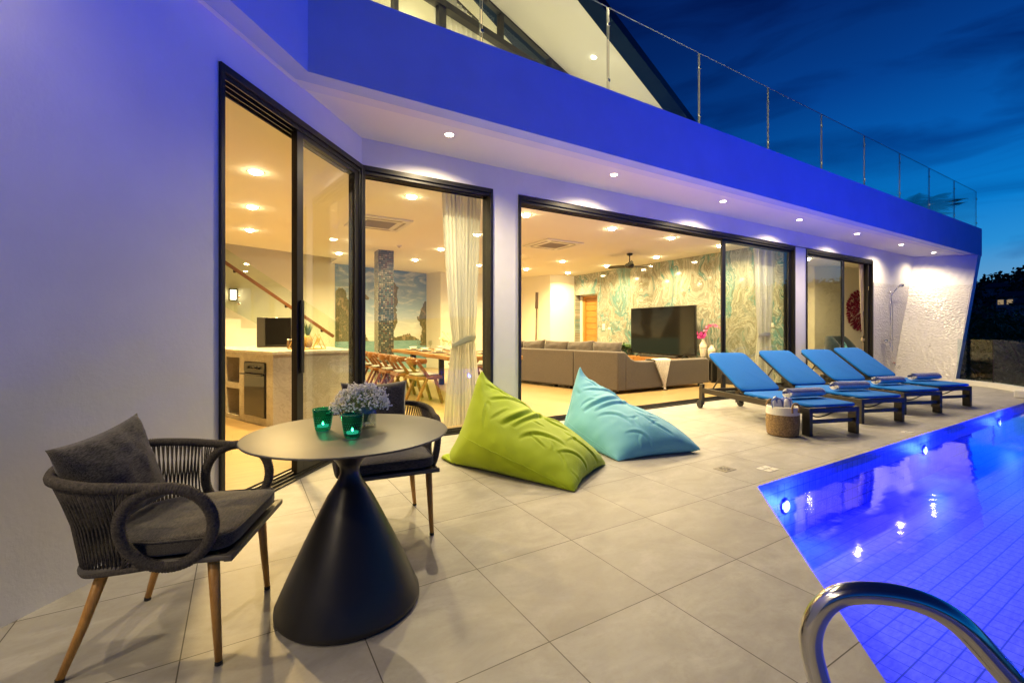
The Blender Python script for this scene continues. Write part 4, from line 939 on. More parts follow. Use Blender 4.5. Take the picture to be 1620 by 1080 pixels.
# basket
BX, BY = 5.36, 2.82
t = thing('basket', 'round seagrass basket with a white rim band beside the nearest lounger', 'basket', (BX, BY, 0))
prof = [(.145, .003), (.158, .012)] + [(.160 + .010 * sin(k / 30 * pi) + (.0025 if k % 2 else -.0015), .018 + k * .0105) for k in range(31)] + [(.150, .338), (.148, .30), (.146, .05), (.13, .02)]
b = MB(); b.lathe(prof, 56); b.build('basket_body', M['basket'], t, True)
for sy, rz in ((-1, -.25), (1, -.25)):
    b = MB(); pts = [(-.045, .165 * sy * 1.02, .28), (-.05, .172 * sy, .335), (-.03, .168 * sy, .375), (0, .164 * sy, .385), (.03, .168 * sy, .375), (.05, .172 * sy, .335), (.045, .165 * sy * 1.02, .28)]
    b.tube([Matrix.Rotation(rz, 4, 'Z') @ Vector(p) for p in catmull(pts, 5)], .0105, 8); b.build('handle', M['bask2'], t, True)

for k, (dx, dy, a, s) in enumerate(((-.062, .0, .2, 1), (.025, -.03, -.15, .95), (.075, .055, .5, .9))):
    b = MB(); L = .30 * s
    def fn(u, v):
        th = v * 2 * pi; w = (.052 + .012 * sin(3 * th + k * 2)) * (1 - .25 * abs(u - .35) ** 2); e_ = max(0, 1 - (max(0, u - .86) / .14) ** 2) ** .5 if u > .86 else 1
        return (w * 1.25 * cos(th) * e_, w * sin(th) * e_, u * L + .006 * sin(2 * th + k))
    b.grid(fn, 16, 28, cv=True); o = b.build('folded_towel', M['stripe'], None, True); o.location = (BX + dx, BY + dy, .15); o.rotation_euler = (R(6 * (k - 1)), R(-7 + 8 * k), a)
    tag(o, ['folded striped towel leaning to the left in the basket', 'folded blue and white towel at the front of the basket', 'folded striped towel at the right side of the basket, near the handle'][k], 'towel', 'folded towels in the basket')

# ------------------------------------------------------------------ handrail, drains, shower
ru = Vector((.63, -.777, 0)).normalized(); r0 = Vector((1.035, .483, 0))
b = MB(); pts = [(.10, .004), (.075, .15), (.045, .34), (.012, .46), (-.004, .545), (.012, .61), (.050, .652), (.112, .669), (.180, .666), (.240, .637), (.30, .570), (.37, .485), (.55, .28), (.74, .07), (.86, -.07), (.90, -.25), (.90, -.498)]
b.tube([r0 + ru * q.x + Vector((0, 0, q.y)) for q in catmull([(p[0], p[1], 0) for p in pts], 10)], .0215, 32)
hr = thing('pool_handrail', 'curved stainless steel handrail over the near edge of the pool', 'handrail'); b.build('rail_tube', M['steel'], hr, True)
q = MB(); q.lathe([(.022, .012), (.04, .01), (.046, .0)], 28, Matrix.Translation(r0 + ru * .10 + Vector((0, 0, .001)))); q.build('floor_flange', M['steel'], hr, True)
def drain(x, y, label, m, s=.075, rz=.0, dark=False):
    t = thing('floor_plate', label, 'drain cover', (x, y, 0), rz, 'small square plates set in the deck'); b = MB(); b.bx(-s, s, -s * .8, s * .8, -.003, .0035); b.build('plate', m, t)
    b = MB()
    if dark:
        for k in range(10): a = k * .628; b.box((cos(a) * s * .45, sin(a) * s * .45, .004), (.022, .012, .0018), rz=a)
        b.lathe([(.0001, .0042), (.012, .0042)], 12, cap=False)
    else: b.bx(-s * .9, s * .9, -.003, .003, .0036, .0045); b.bx(-.003, .003, -s * .7, s * .7, .0036, .0045)
    b.build('grille', M['black'] if dark else M['clip'], t)
drain(3.60, 2.38, 'small dark round grated drain set in the deck near the pool corner', M['plate'], dark=True); drain(3.92, 2.19, 'small pale square plate set in the deck right beside the pool corner', M['white'])
drain(6.75, 2.13, 'small pale plate in the deck between the loungers and the pool', M['white'], .06)
s = thing('wall_shower', 'chrome hand shower with hose on the tiled wall', 'shower', (14.02, 4.806, 0))
b = MB(); b.tube([(0, -.06, .93), (0, -.06, 2.19)], .009, 10); 
for z in (.96, 2.15): b.tube([(0, -.002, z), (0, -.06, z)], .012, 10)
b.build('riser_rail', M['chrome'], s, True)
b = MB(); b.tube([(-.03, -.08, 2.08), (.10, -.12, 2.22), (.27, -.16, 2.34)], .014, 10); b.lathe([(.012, 0), (.05, .012), (.052, .028), (.0001, .03)], 20, Matrix.Translation((.33, -.17, 2.36)) @ Matrix.Rotation(R(125), 4, 'Y')); b.build('hand_piece', M['chrome'], s, True)
b = MB(); b.tube(catmull([(-.03, -.08, 2.08), (.03, -.09, 1.7), (.05, -.08, 1.2), (.06, -.08, .80), (.02, -.09, .66), (-.05, -.08, .78), (-.05, -.06, .93)], 8), .007, 8); b.build('hose', M['chrome'], s, True)
b = MB(); b.tube([(-.38, -.07, .96), (.06, -.07, .96)], .02, 12); b.bx(-.40, -.18, -.12, -.01, .93, .94); b.build('mixer_valve', M['chrome'], s, True)
s = thing('foot_tap', 'small red handled tap low on the tiled wall', 'tap', (14.30, 4.79, .36)); b = MB(); b.tube([(0, .015, 0), (0, -.05, 0)], .012, 10); b.tube([(0, -.04, 0), (0, -.06, -.05)], .009, 8); b.build('spout', M['chrome'], s, True)
b = MB(); b.box((0, -.035, .028), (.13, .02, .012)); b.build('lever', mat('red paint', (.4, .02, .015), .4), s)
# palm on the upper terrace
def palm(name, label, x, y, z, h, n, L, m, seed, potr=.26, poth=.4, cat='potted palm', potm=None):
    r_ = random.Random(seed); t = thing(name, label, cat, (x, y, z)); b = MB(); b.lathe([(potr * .7, .0), (potr, poth * .6), (potr * .95, poth), (potr * .85, poth), (potr * .8, poth * .9), (.0001, poth * .9)], 28); b.build('pot', potm or M['potc'], t, True)
    st_ = MB(); lf_ = MB()
    for k in range(n):
        a = 2 * pi * k / n + r_.uniform(-.3, .3); ln = L * r_.uniform(.75, 1.1); up = r_.uniform(.5, 1.15); b0 = Vector((0, 0, poth * .9)); pts = []
        for i in range(9):
            f = i / 8; pts.append(b0 + Vector((cos(a) * ln * f * (.45 + .3 * f), sin(a) * ln * f * (.45 + .3 * f), h * up * (f * 1.5 - .95 * f * f))))
        st_.tube(pts, [.012 * (1 - .09 * i) for i in range(9)], 5)
        for i in range(2, 40):
            f = i / 40; x_ = f * 8; j = min(int(x_), 7); p = pts[j].lerp(pts[j + 1], x_ - j); d = (pts[j + 1] - pts[j]).normalized(); sd = d.cross(Vector((0, 0, 1))).normalized(); w = L * .26 * sin(pi * min(1, f * .9 + .12)) 
            for sgn in (-1, 1):
                tip = p + (sd * sgn + d * .6 - Vector((0, 0, .30 + .2 * r_.random()))).normalized() * w; wd = d * (L * .016); lf_.add([p - wd, p + wd, tip + wd * .2, tip - wd * .2], [(0, 1, 2, 3)])
    st_.build('stem', M['stem'], t); lf_.build('fronds', m, t); return t
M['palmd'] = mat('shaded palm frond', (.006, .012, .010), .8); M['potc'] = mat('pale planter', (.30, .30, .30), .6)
palm('potted_palm', 'small potted palm on the upper terrace behind the glass balustrade', 15.3, 4.75, 3.72, .85, 19, 1.45, M['palmd'], 3)
t = None
# ------------------------------------------------------------------ bean bags: slack inflated cloth, solved with position based dynamics
def bag(name, label, m, base, apex, dent, seed, grow=1.5, slack=1.035):
    bmx = bmesh.new(); vb = [bmx.verts.new(p) for p in base]; va = bmx.verts.new(apex)
    for i in range(4): bmx.faces.new((vb[i], vb[(i + 1) % 4], va))
    bmx.faces.new((vb[3], vb[2], vb[1], vb[0])); bmesh.ops.triangulate(bmx, faces=bmx.faces)
    for k in range(5): bmesh.ops.subdivide_edges(bmx, edges=bmx.edges, cuts=1, use_grid_fill=True)
    bmesh.ops.triangulate(bmx, faces=bmx.faces); bmx.verts.ensure_lookup_table(); bmx.verts.index_update()
    X = np.array([v.co[:] for v in bmx.verts]); E = np.array([[e.verts[0].index, e.verts[1].index] for e in bmx.edges]); F = np.array([[v.index for v in f.verts] for f in bmx.faces])
    # bending springs: opposite vertices of each pair of triangles
    B2 = []
    for e in bmx.edges:
        if len(e.link_faces) == 2:
            o = [v.index for f in e.link_faces for v in f.verts if v not in e.verts[:]]
            if len(o) == 2 and o[0] != o[1]: B2.append(o)
    B2 = np.array(B2); bmx.free()
    n = len(X); rng = np.random.RandomState(seed); L = np.linalg.norm(X[E[:, 0]] - X[E[:, 1]], axis=1)
    low = np.array([mnoise.noise((p[0] * 3 + seed, p[1] * 3, p[2] * 3)) for p in X]); L = L * (slack + .03 * low[E[:, 0]])
    LB = np.linalg.norm(X[B2[:, 0]] - X[B2[:, 1]], axis=1)
    def vol(X): a, b_, c_ = X[F[:, 0]], X[F[:, 1]], X[F[:, 2]]; return np.einsum('ij,ij->i', a, np.cross(b_, c_)).sum() / 6
    sg = 1 if vol(X) > 0 else -1; V0 = abs(vol(X)); target = V0 * grow
    pin = np.argmin(np.linalg.norm(X - np.array(apex), axis=1)); ap = np.array(apex); floorz = .003
    EDG = []
    for (p, q) in [(base[2], apex), (base[1], base[2])]:
        p, q = np.array(p), np.array(q); d = q - p; l2 = d @ d; t_ = (X - p) @ d / l2; dist = np.linalg.norm(X - p - t_[:, None] * d, axis=1); ids = np.where((dist < 1e-4) & (t_ > -1e-3) & (t_ < 1.001))[0]; EDG.append(list(ids[np.argsort(t_[ids])]))
    pA, pB = np.array(base[0]) * .60 + np.array(apex) * .40, np.array(base[1]); ids = []
    for f_ in np.linspace(0, 1, 26):
        k_ = int(np.argmin(np.linalg.norm(X - (pA + (pB - pA) * f_), axis=1)))
        if not ids or ids[-1] != k_: ids.append(k_)
    EDG.append(ids)
    X = X + rng.randn(n, 3) * .002; V = np.zeros_like(X); cnt = np.maximum(np.bincount(E.ravel(), minlength=n)[:, None], 1); cb = np.maximum(np.bincount(B2.ravel(), minlength=n)[:, None], 1)
    def proj(P, A, l0, ks, kc, cn):
        d = P[A[:, 1]] - P[A[:, 0]]; l = np.linalg.norm(d, axis=1); s_ = (l - l0) / np.maximum(l, 1e-9); s_ = np.where(s_ < 0, s_ * kc, s_ * ks)[:, None] * d * .5
        acc = np.empty_like(P)
        for ax in range(3): acc[:, ax] = np.bincount(A[:, 0], s_[:, ax], n) - np.bincount(A[:, 1], s_[:, ax], n)
        return P + acc / cn * 1.8
    for it in range(ITER):
        a, b_, c_ = X[F[:, 0]], X[F[:, 1]], X[F[:, 2]]; fn = np.cross(b_ - a, c_ - a) * sg; vn = np.zeros_like(X)
        for k in range(3):
            for ax in range(3): vn[:, ax] += np.bincount(F[:, k], fn[:, ax], n)
        pr = max(-.5, min(1, (target - abs(vol(X))) / V0 * 8)) * 1.1
        V *= .93; V[:, 2] -= .00022; V += vn * pr
        sp = np.linalg.norm(V, axis=1, keepdims=True); V *= np.minimum(1, .008 / np.maximum(sp, 1e-9)); P = X + V
        for sub in range(10):
            P = proj(P, E, L, 1.0, .9, cnt)
            if sub % 3 == 0: P = proj(P, B2, LB, .0, .05, cb)
            P[:, 2] = np.maximum(P[:, 2], floorz); P[pin] = ap
        for (cx_, cy_, cz_, cr_) in dent:
            dd = P - np.array((cx_, cy_, cz_)); q = np.linalg.norm(dd, axis=1); msk = q < cr_; P[msk] += (dd[msk] / q[msk][:, None]) * (cr_ - q[msk])[:, None]
        P[:, 2] = np.maximum(P[:, 2], floorz)
        V = P - X; V[P[:, 2] < .004] *= .6; X = P
    b = MB(); b.v = [tuple(p) for p in X]; b.f = [tuple(f) for f in F]
    tmp = b.build('tmp', m, None, True, sub=2); dg = bpy.context.evaluated_depsgraph_get(); me = bpy.data.meshes.new_from_object(tmp.evaluated_get(dg)); bpy.data.objects.remove(tmp)
    me.name = name; nv = len(me.vertices); Q = np.empty(nv * 3); me.vertices.foreach_get('co', Q); Q = Q.reshape(-1, 3); N_ = np.empty(nv * 3); me.vertices.foreach_get('normal', N_); N_ = N_.reshape(-1, 3)
    ap = np.array(apex); fr = (np.array(base[1]) + np.array(base[2])) / 2; ax_ = fr - ap; ax_[2] = 0; ax_ /= np.linalg.norm(ax_); sd = np.array((-ax_[1], ax_[0], 0))
    if ((np.array(base[2]) - np.array(base[1])) @ sd) < 0: sd = -sd
    rf = np.random.RandomState(seed * 7 + 1); H = np.zeros(nv)
    tree_pts = Q
    def crease(u0, v0, u1, v1, w, A, bend):
        """a fold running between two points given in (along, across) on the upper side of the bag"""
        P0 = ap[:2] + ax_[:2] * u0 + sd[:2] * v0; P1 = ap[:2] + ax_[:2] * u1 + sd[:2] * v1; d = P1 - P0; L_ = np.linalg.norm(d); d = d / L_; nn = np.array((-d[1], d[0]))
        r = Q[:, :2] - P0; t_ = (r @ d) / L_; q = r @ nn - bend * np.sin(np.clip(t_, 0, 1) * pi); fade = np.clip(np.sin(np.clip(t_, 0, 1) * pi), 0, 1) ** .6 * (t_ > 0) * (t_ < 1) * np.clip(N_[:, 2] * 2.5 + .2, 0, 1)
        return A * fade * (np.exp(-((q - w) / w) ** 2) * .8 - 1.2 * np.exp(-((q + w * .3) / (w * .75)) ** 2))
    for c_ in FOLDS:
        j_ = rf.uniform(-.02, .02, 4); H += crease(c_[0] + j_[0], c_[1] + j_[1], c_[2] + j_[2], c_[3] + j_[3], c_[4], c_[5], c_[6])
    for k in range(16):   # small random puckers
        u, v, a = rf.uniform(.1, 1.15), rf.uniform(-.35, .35), rf.uniform(-.9, .9) + (1.57 if k % 3 else 0); ll = rf.uniform(.08, .2); H += crease(u, v, u + ll * np.cos(a), v + ll * np.sin(a), rf.uniform(.012, .02), rf.uniform(.003, .007), rf.uniform(-.03, .03))
    lown = np.array([mnoise.noise((p[0] * 5 + seed, p[1] * 5, p[2] * 5)) + .5 * mnoise.noise((p[0] * 11 + seed, p[1] * 11, p[2] * 8)) for p in Q]); H += lown * .009
    H *= np.clip(Q[:, 2] / .05, 0, 1); Q = Q + N_ * H[:, None] * .78; Q[:, 2] = np.maximum(Q[:, 2], .002); me.vertices.foreach_set('co', Q.ravel()); me.update(); me.polygons.foreach_set('use_smooth', [True] * len(me.polygons))
    t = thing(name, label, 'beanbag', (0, 0, 0), 0, 'beanbags on the deck'); o = bpy.data.objects.new('cover', me); col.objects.link(o); o.parent = t
    # sewn seams along the edges of the cut panels
    from mathutils.kdtree import KDTree
    kd = KDTree(nv)
    for i, p in enumerate(Q): kd.insert(p, i)
    kd.balance(); sm = MB()
    for ids in EDG:
        pts = []
        for i in ids:
            pts.append(Vector(X[i]))
        for _ in range(4): pts = [pts[0]] + [(pts[i - 1] + pts[i] * 2 + pts[i + 1]) / 4 for i in range(1, len(pts) - 1)] + [pts[-1]]
        pts = catmull(pts, 3); pts = [(lambda k: Vector(Q[k]) + Vector(N_[k]) * .0005)(kd.find(p)[1]) for p in pts]
        for _ in range(2): pts = [pts[0]] + [(pts[i - 1] + pts[i] * 2 + pts[i + 1]) / 4 for i in range(1, len(pts) - 1)] + [pts[-1]]
        sm.tube([pts[0]] + [(pts[i - 1] + pts[i] * 2 + pts[i + 1]) / 4 for i in range(1, len(pts) - 1)] + [pts[-1]], .0028, 5)
    sm.build('seam', m, t, True); return t
ITER = 240
FOLDS = [(.42, -.30, .50, .12, .030, .026, -.05), (.52, -.26, .60, .22, .026, .022, -.04), (.34, .02, .56, .26, .024, .020, .05), (.60, .02, .80, .30, .020, .014, .04), (.22, -.16, .36, .14, .022, .013, -.03),
         (.62, -.30, .95, -.12, .022, .012, .05), (.85, .05, 1.15, .22, .018, .011, -.04), (.10, -.05, .32, .04, .016, .009, .02), (.95, -.25, 1.2, -.05, .016, .009, .04), (.48, .10, .90, .16, .02, .012, -.05)]
bag('beanbag', 'lime green pointed beanbag lying on the deck beside the round table', M['green'], [(1.62, 3.93, .01), (2.12, 2.64, .01), (2.80, 3.02, .01), (2.60, 4.00, .01)], (1.99, 3.84, .83), [(2.66, 3.50, .80, .47)], 5)
bag('beanbag', 'turquoise pointed beanbag in front of the open living room doors', M['aqua'], [(3.24, 4.18, .01), (2.98, 3.04, .01), (3.86, 2.82, .01), (4.08, 3.85, .01)], (3.42, 4.10, .79), [(3.88, 3.48, .76, .45)], 11)
# ------------------------------------------------------------------ kitchen island
C0 = Vector((.348, 6.24, 0)); IE = Vector((-.405, .914, 0)).normalized(); C1 = Vector((1.29, 6.34, 0))
MI = Matrix.Translation(C0) @ Matrix.Rotation(math.atan2(IE.y, IE.x), 4, 'Z')    # local x along the oven face, +y outward (left), -y into island
isl = thing('kitchen_island', 'pale marble kitchen island with open niches and a built in oven', 'kitchen island')
b = MB(); D = .62
def pn(x0, x1, z0, z1, y0=-D, y1=0): b.bx(x0, x1, y0, y1, z0, z1, MI)
b.prism([tuple(C0.xy), tuple(C1.xy), (1.15, 8.5), (.35, 8.5), tuple((MI @ Vector((1.0, -.62, 0))).xy), tuple((MI @ Vector((.02, -.62, 0))).xy)], 0, .905)
pn(0, .16, 0, .905); pn(.16, .72, 0, .10); pn(.16, .72, .80, .905); pn(.72, .875, 0, .905); pn(.875, 1.25, 0, .06); pn(.875, 1.25, .42, .50); pn(.875, 1.25, .84, .905); pn(1.25, 2.4, 0, .905); pn(.875, 1.25, .06, .84, -D, -.42)
b.build('island_body', M['stone'], isl)
b = MB(); ov = .02; q0 = MI @ Vector((-.02, .02, 0)); q1 = MI @ Vector((2.4, .02, 0))
b.prism([tuple(q0.xy - Vector((.0, .02))), (1.32, 6.315), (1.17, 8.52), (.1, 8.7), tuple(q1.xy)], .906, .945); b.build('worktop', M['stone'], isl, bev=.004)
ovn = MB(); ovn.bx(.17, .71, -.5, .012, .105, .795, MI); o = ovn.build('oven', M['black'], isl, bev=.004)
b = MB(); b.bx(.175, .705, .0125, .020, .67, .79, MI); b.build('control_panel', M['black'], o)
b = MB(); b.bx(.18, .70, .0125, .018, .115, .655, MI); b.build('oven_glass', M['tvs'], o)
b = MB(); b.bx(.15, .72, .05, .07, .635, .652, MI); b.bx(.2, .22, .018, .05, .635, .65, MI); b.bx(.66, .68, .018, .05, .635, .65, MI); b.build('oven_handle', M['black'], o)
for k in range(4): b = MB(); b.lathe([(.018, 0), (.016, .02), (.0001, .021)], 14, MI @ Matrix.Translation((.30 + .09 * k, .020, .73)) @ Matrix.Rotation(R(-90), 4, 'X')); b.build('knob', M['black'], o, True)
t = thing('wine_cooler', 'black glass fronted drinks cooler on the island worktop', 'drinks cooler', (.50, 8.0, .946), R(-14))
b = MB(); b.bx(-.24, .24, -.2, .2, .0, .46); b.build('cabinet', M['black'], t, bev=.008); b = MB(); b.bx(-.12, .235, -.215, -.203, .03, .45); b.build('glass_door', M['tvs'], t, bev=.004)
b = MB(); b.bx(-.235, -.125, -.212, -.203, .02, .45); b.build('side_panel', M['blackm'], t)
for k in range(5):
    x, y = .60 + k * .045, 7.25 - k * .02; b = MB(); h = .115; b.lathe([(.018, 0), (.019, .01), (.019, h * .75), (.014, h * .85), (.014, h)], 14); t = thing('spice_jar', ['spice jar at the left end of the row by the cooler', 'second small spice jar from the cooler', 'middle spice jar of the row', 'fourth spice jar, beside the tall white one', 'last spice jar, beside the gold stand'][k], 'jar', (x, y, .946), 0, 'spice jars on the worktop')
    b.build('jar_body', M['jar'], t, True); c = MB(); c.lathe([(.0155, h), (.0155, h + .02), (.0001, h + .021)], 12); c.build('lid', M['white'], t, True)
t = thing('fruit_holder', 'gold wire holder with a pineapple on the island worktop', 'fruit stand', (.79, 6.72, .946), R(10))
b = MB(); b.grid(lambda u, v: (.15 * cos(pi * (1.0 + u)) , -.07 + .14 * v, .155 + .13 * sin(pi * (1.0 + u))), 20, 6); b.build('cradle', M['cradle'], t, True, solid=.004)
b = MB()
for y in (-.08, .08):
    for sx in (-1, 1): b.tube([(sx * .22, y, .008), (sx * .13, y, .21), (sx * .05, y, .008)], .006, 8)
    b.tube([(-.22, y, .008), (.22, y, .008)], .006, 8)
b.build('wire_frame', M['brass'], t, True)
t = thing('pineapple', 'pineapple with green leaves in the gold holder', 'pineapple', (.80, 6.74, .972)); b = MB(); b.lathe([(.03, .0), (.055, .03), (.062, .08), (.055, .13), (.03, .165), (.0001, .17)], 22); b.build('fruit', M['brass2'], t, True)
b = MB(); rr = random.Random(2)
for k in range(26):
    a = k * 2.4; r = .02 + .055 * rr.random(); h = .10 + .10 * rr.random(); p0 = Vector((.015 * cos(a), .015 * sin(a), .16)); p1 = p0 + Vector((r * cos(a), r * sin(a), h)); s = Vector((-sin(a), cos(a), 0)) * .008; b.add([p0 - s, p0 + s, p0.lerp(p1, .6) + s * .9, p1, p0.lerp(p1, .6) - s * .9], [(0, 1, 2, 3, 4)])
b.build('leaf_crown', M['leaf'], t)

# mosaic column, mural, fittings
b = MB(); b.bx(2.72, 3.08, 10.42, 10.78, 0, CE); tag(b.build('mosaic_column', M['mosaic']), 'square column clad in small mosaic tiles behind the dining table', 'column')
MW = Matrix.Translation((2.25, 13.2, 0)) @ Matrix.Rotation(math.atan2(.8, 2.98), 4, 'Z')
mu = thing('wall_mural', 'wall sized print of sea, sky and limestone rocks behind the dining table', 'mural')
b = MB(); b.bx(.0, 3.06, -.012, -.004, .0, CE - .004, MW); b.build('printed_panel', M['mural'], mu)
def rockp(pts, k, y=-.016):
    r_ = random.Random(k); P = []
    for i in range(len(pts)):
        a, c = Vector((*pts[i], 0)), Vector((*pts[(i + 1) % len(pts)], 0)); n_ = max(2, int((c - a).length / .035))
        for j in range(n_): q = a.lerp(c, j / n_); P.append((min(3.05, max(.01, q.x + (r_.gauss(0, .018) if .05 < q.x < 3 else 0))), y, q.y + (r_.gauss(0, .018) if q.y > .93 else 0)))
    b = MB(); o_ = [(p[0], y + .002, p[2]) for p in P]; n_ = len(P); b.add([MW @ Vector(p) for p in P + o_], [tuple(range(n_)), tuple(range(2 * n_ - 1, n_ - 1, -1))]); b.build('printed_rock', M['rock'], mu)
rockp([(.01, .9), (.01, 2.3), (.1, 2.42), (.28, 2.36), (.43, 1.97), (.62, 1.62), (.82, 1.25), (1.0, .9)], 1)
rockp([(1.45, .9), (1.5, 1.5), (1.40, 2.0), (1.45, 2.5), (1.66, 2.66), (1.83, 2.70), (2.02, 2.5), (1.95, 2.3), (2.0, 2.1), (1.93, 1.9), (1.97, 1.5), (1.86, 1.2), (1.80, .88), (1.6, .86)], 2)
rockp([(3.05, 2.16), (2.93, 2.08), (2.80, 1.75), (2.68, 1.55), (2.80, 1.50), (2.88, 1.26), (2.82, 1.0), (2.85, .72), (3.05, .72)], 3)
rockp([(1.79, .9), (1.82, 1.0), (2.05, 1.02), (2.24, 1.09), (2.42, 1.10), (2.55, 1.02), (2.80, .9)], 4, -.0145)
rockp([(.80, 2.2), (.86, 2.28), (1.02, 2.2), (1.04, 2.12), (.9, 2.1)], 5, -.0145)
def plate(x, y, z, nx, ny, w, h, label, grp='switch plates'):
    a = math.atan2(ny, nx); Mx = Matrix.Translation((x, y, z)) @ Matrix.Rotation(a + pi / 2, 4, 'Z'); t = thing('switch_plate', label, 'switch', (0, 0, 0), 0, grp); b = MB(); b.bx(-w / 2, w / 2, -.012, 0, -h / 2, h / 2, Mx); b.build('plate', M['white'], t, bev=.003)
    b = MB(); b.bx(-w / 4, w / 4, -.016, -.012, -h / 4, h / 4, Mx); b.build('rocker', M['white'], t)
plate(9.749, 10.55, 1.32, -1, 0, .12, .20, 'taller white control plate on the marble wall by the teak door'); plate(9.749, 10.30, 1.27, -1, 0, .12, .08, 'small white switch plate on the marble wall next to the taller one'); plate(9.749, 5.35, 1.32, -1, 0, .08, .09, 'white switch plate on the marble wall beside the curtain')
plate(5.9, 13.40, 1.3, 0, -1, .14, .09, 'pale switch plate on the cream wall behind the dining curtain')
def cassette(x, y, label):
    t = thing('ceiling_air_unit', label, 'air conditioner', (x, y, CE), 0, 'square ceiling air units'); b = MB(); b.bx(-.47, .47, -.47, .47, -.03, -.002); b.build('panel', M['white'], t, bev=.008)
    b = MB(); b.bx(-.25, .25, -.25, .25, -.034, -.0305)
    for k in range(12): b.bx(-.24, .24, -.235 + k * .04, -.22 + k * .04, -.038, -.0342)
    b.build('grille', M['grille'], t)
    b = MB()
    for a in range(4): b.box((0, .37, -.031), (.62, .05, .004), Matrix.Rotation(a * pi / 2, 4, 'Z'))
    b.build('vane', M['grille'], t)
M['grille'] = mat('grey grille', (.30, .27, .23), .6)
cassette(5.76, 7.82, 'square ceiling air conditioning unit over the sofa'); cassette(2.04, 7.82, 'square ceiling air conditioning unit over the dining side')
t = thing('smoke_detector', 'small round smoke detector on the ceiling near the mosaic column', 'detector', (2.98, 9.69, CE)); b = MB(); b.lathe([(.06, -.002), (.06, -.02), (.04, -.035), (.0001, -.036)], 24); b.build('housing', M['white'], t, True); b = MB(); b.lathe([(.03, -.034), (.02, -.045), (.0001, -.046)], 18); b.build('sensor', M['grille'], t, True)
t = thing('ceiling_fan', 'black ceiling fan with three blades over the lounge', 'ceiling fan', (8.04, 7.80, CE)); b = MB(); b.lathe([(.0001, 0), (.075, -.001), (.07, -.04), (.02, -.06)], 24); b.tube([(0, 0, -.04), (0, 0, -.25)], .013, 10); b.build('rod', M['black'], t, True)
b = MB(); b.lathe([(.02, -.22), (.09, -.25), (.12, -.29), (.11, -.33), (.06, -.36), (.0001, -.365)], 28); b.build('motor_housing', M['black'], t, True)
for k in range(3):
    b = MB(); Mx = Matrix.Rotation(R(-15 + 120 * k), 4, 'Z') @ Matrix.Translation((.08, 0, -.305)); b.grid(lambda u, v: (u * .52, (v - .5) * (.09 + .07 * sin(pi * min(1, u * 1.1))), .02 * u + (v - .5) * .05), 12, 5, M=Mx); b.build('blade', M['black'], t, True, solid=.008)

# curtains
def curtain(name, label, x0t, x1t, x0m, x1m, x0b, x1b, y, zt_, zm, m, folds, amp=.035, slant=.0, band=True, seed=0):
    t = thing(name, label, 'curtain', (0, 0, 0)); b = MB()
    def fn(u, v):
        z = zt_ - (zt_ - .02) * v; zmid = zm
        if z > zmid: f = (z - zmid) / (zt_ - zmid); f = f ** .62; a, c = x0m + (x0t - x0m) * f, x1m + (x1t - x1m) * f; am = .35 + .65 * f
        else: f = (zmid - z) / zmid; f = f ** .7; a, c = x0m + (x0b - x0m) * f, x1m + (x1b - x1m) * f; am = .35 + .65 * f
        ph = folds * 2 * pi * u + 1.3 * mnoise.noise((u * 4, z * .6, seed)); yy = y + amp * am * sin(ph) + .4 * amp * sin(ph * 2.3 + 1 + z * .8)
        return (a + (c - a) * (u + .018 * sin(ph * 2)), yy, z)
    b.grid(fn, 150, 40); b.build('cloth', m, t, True)
    if band:
        b = MB(); cx_ = (x0m + x1m) / 2; w = (x1m - x0m) / 2 + .02
        def bf(u, v): a = u * 2 * pi; return (cx_ + w * cos(a), y + .055 * sin(a), zm - .03 + .075 * v * (1 + .2 * sin(a * 3)) + slant * cos(a))
        b.grid(bf, 36, 5, cu=True); b.build('tie_band', m, t, True, solid=.006)
    return t
curtain('curtain', 'white sheer curtain tied back in the window left of the beanbags', 2.12, 2.66, 2.27, 2.56, 2.14, 2.66, 5.16, 3.04, 1.07, M['curtain'], 9, .03, .05)
curtain('curtain', 'white sheer curtain tied in the middle behind the right sliding leaf of the living room', 8.88, 9.60, 9.03, 9.42, 8.86, 9.58, 5.22, 3.04, 1.12, M['curtain'], 9, .03, 0, seed=4)
curtain('curtain', 'taupe curtain at the right edge of the bedroom door', 12.98, 13.34, 13.14, 13.36, 13.02, 13.36, 5.0, 3.0, 1.0, M['drape'], 5, .025, .03, seed=9)

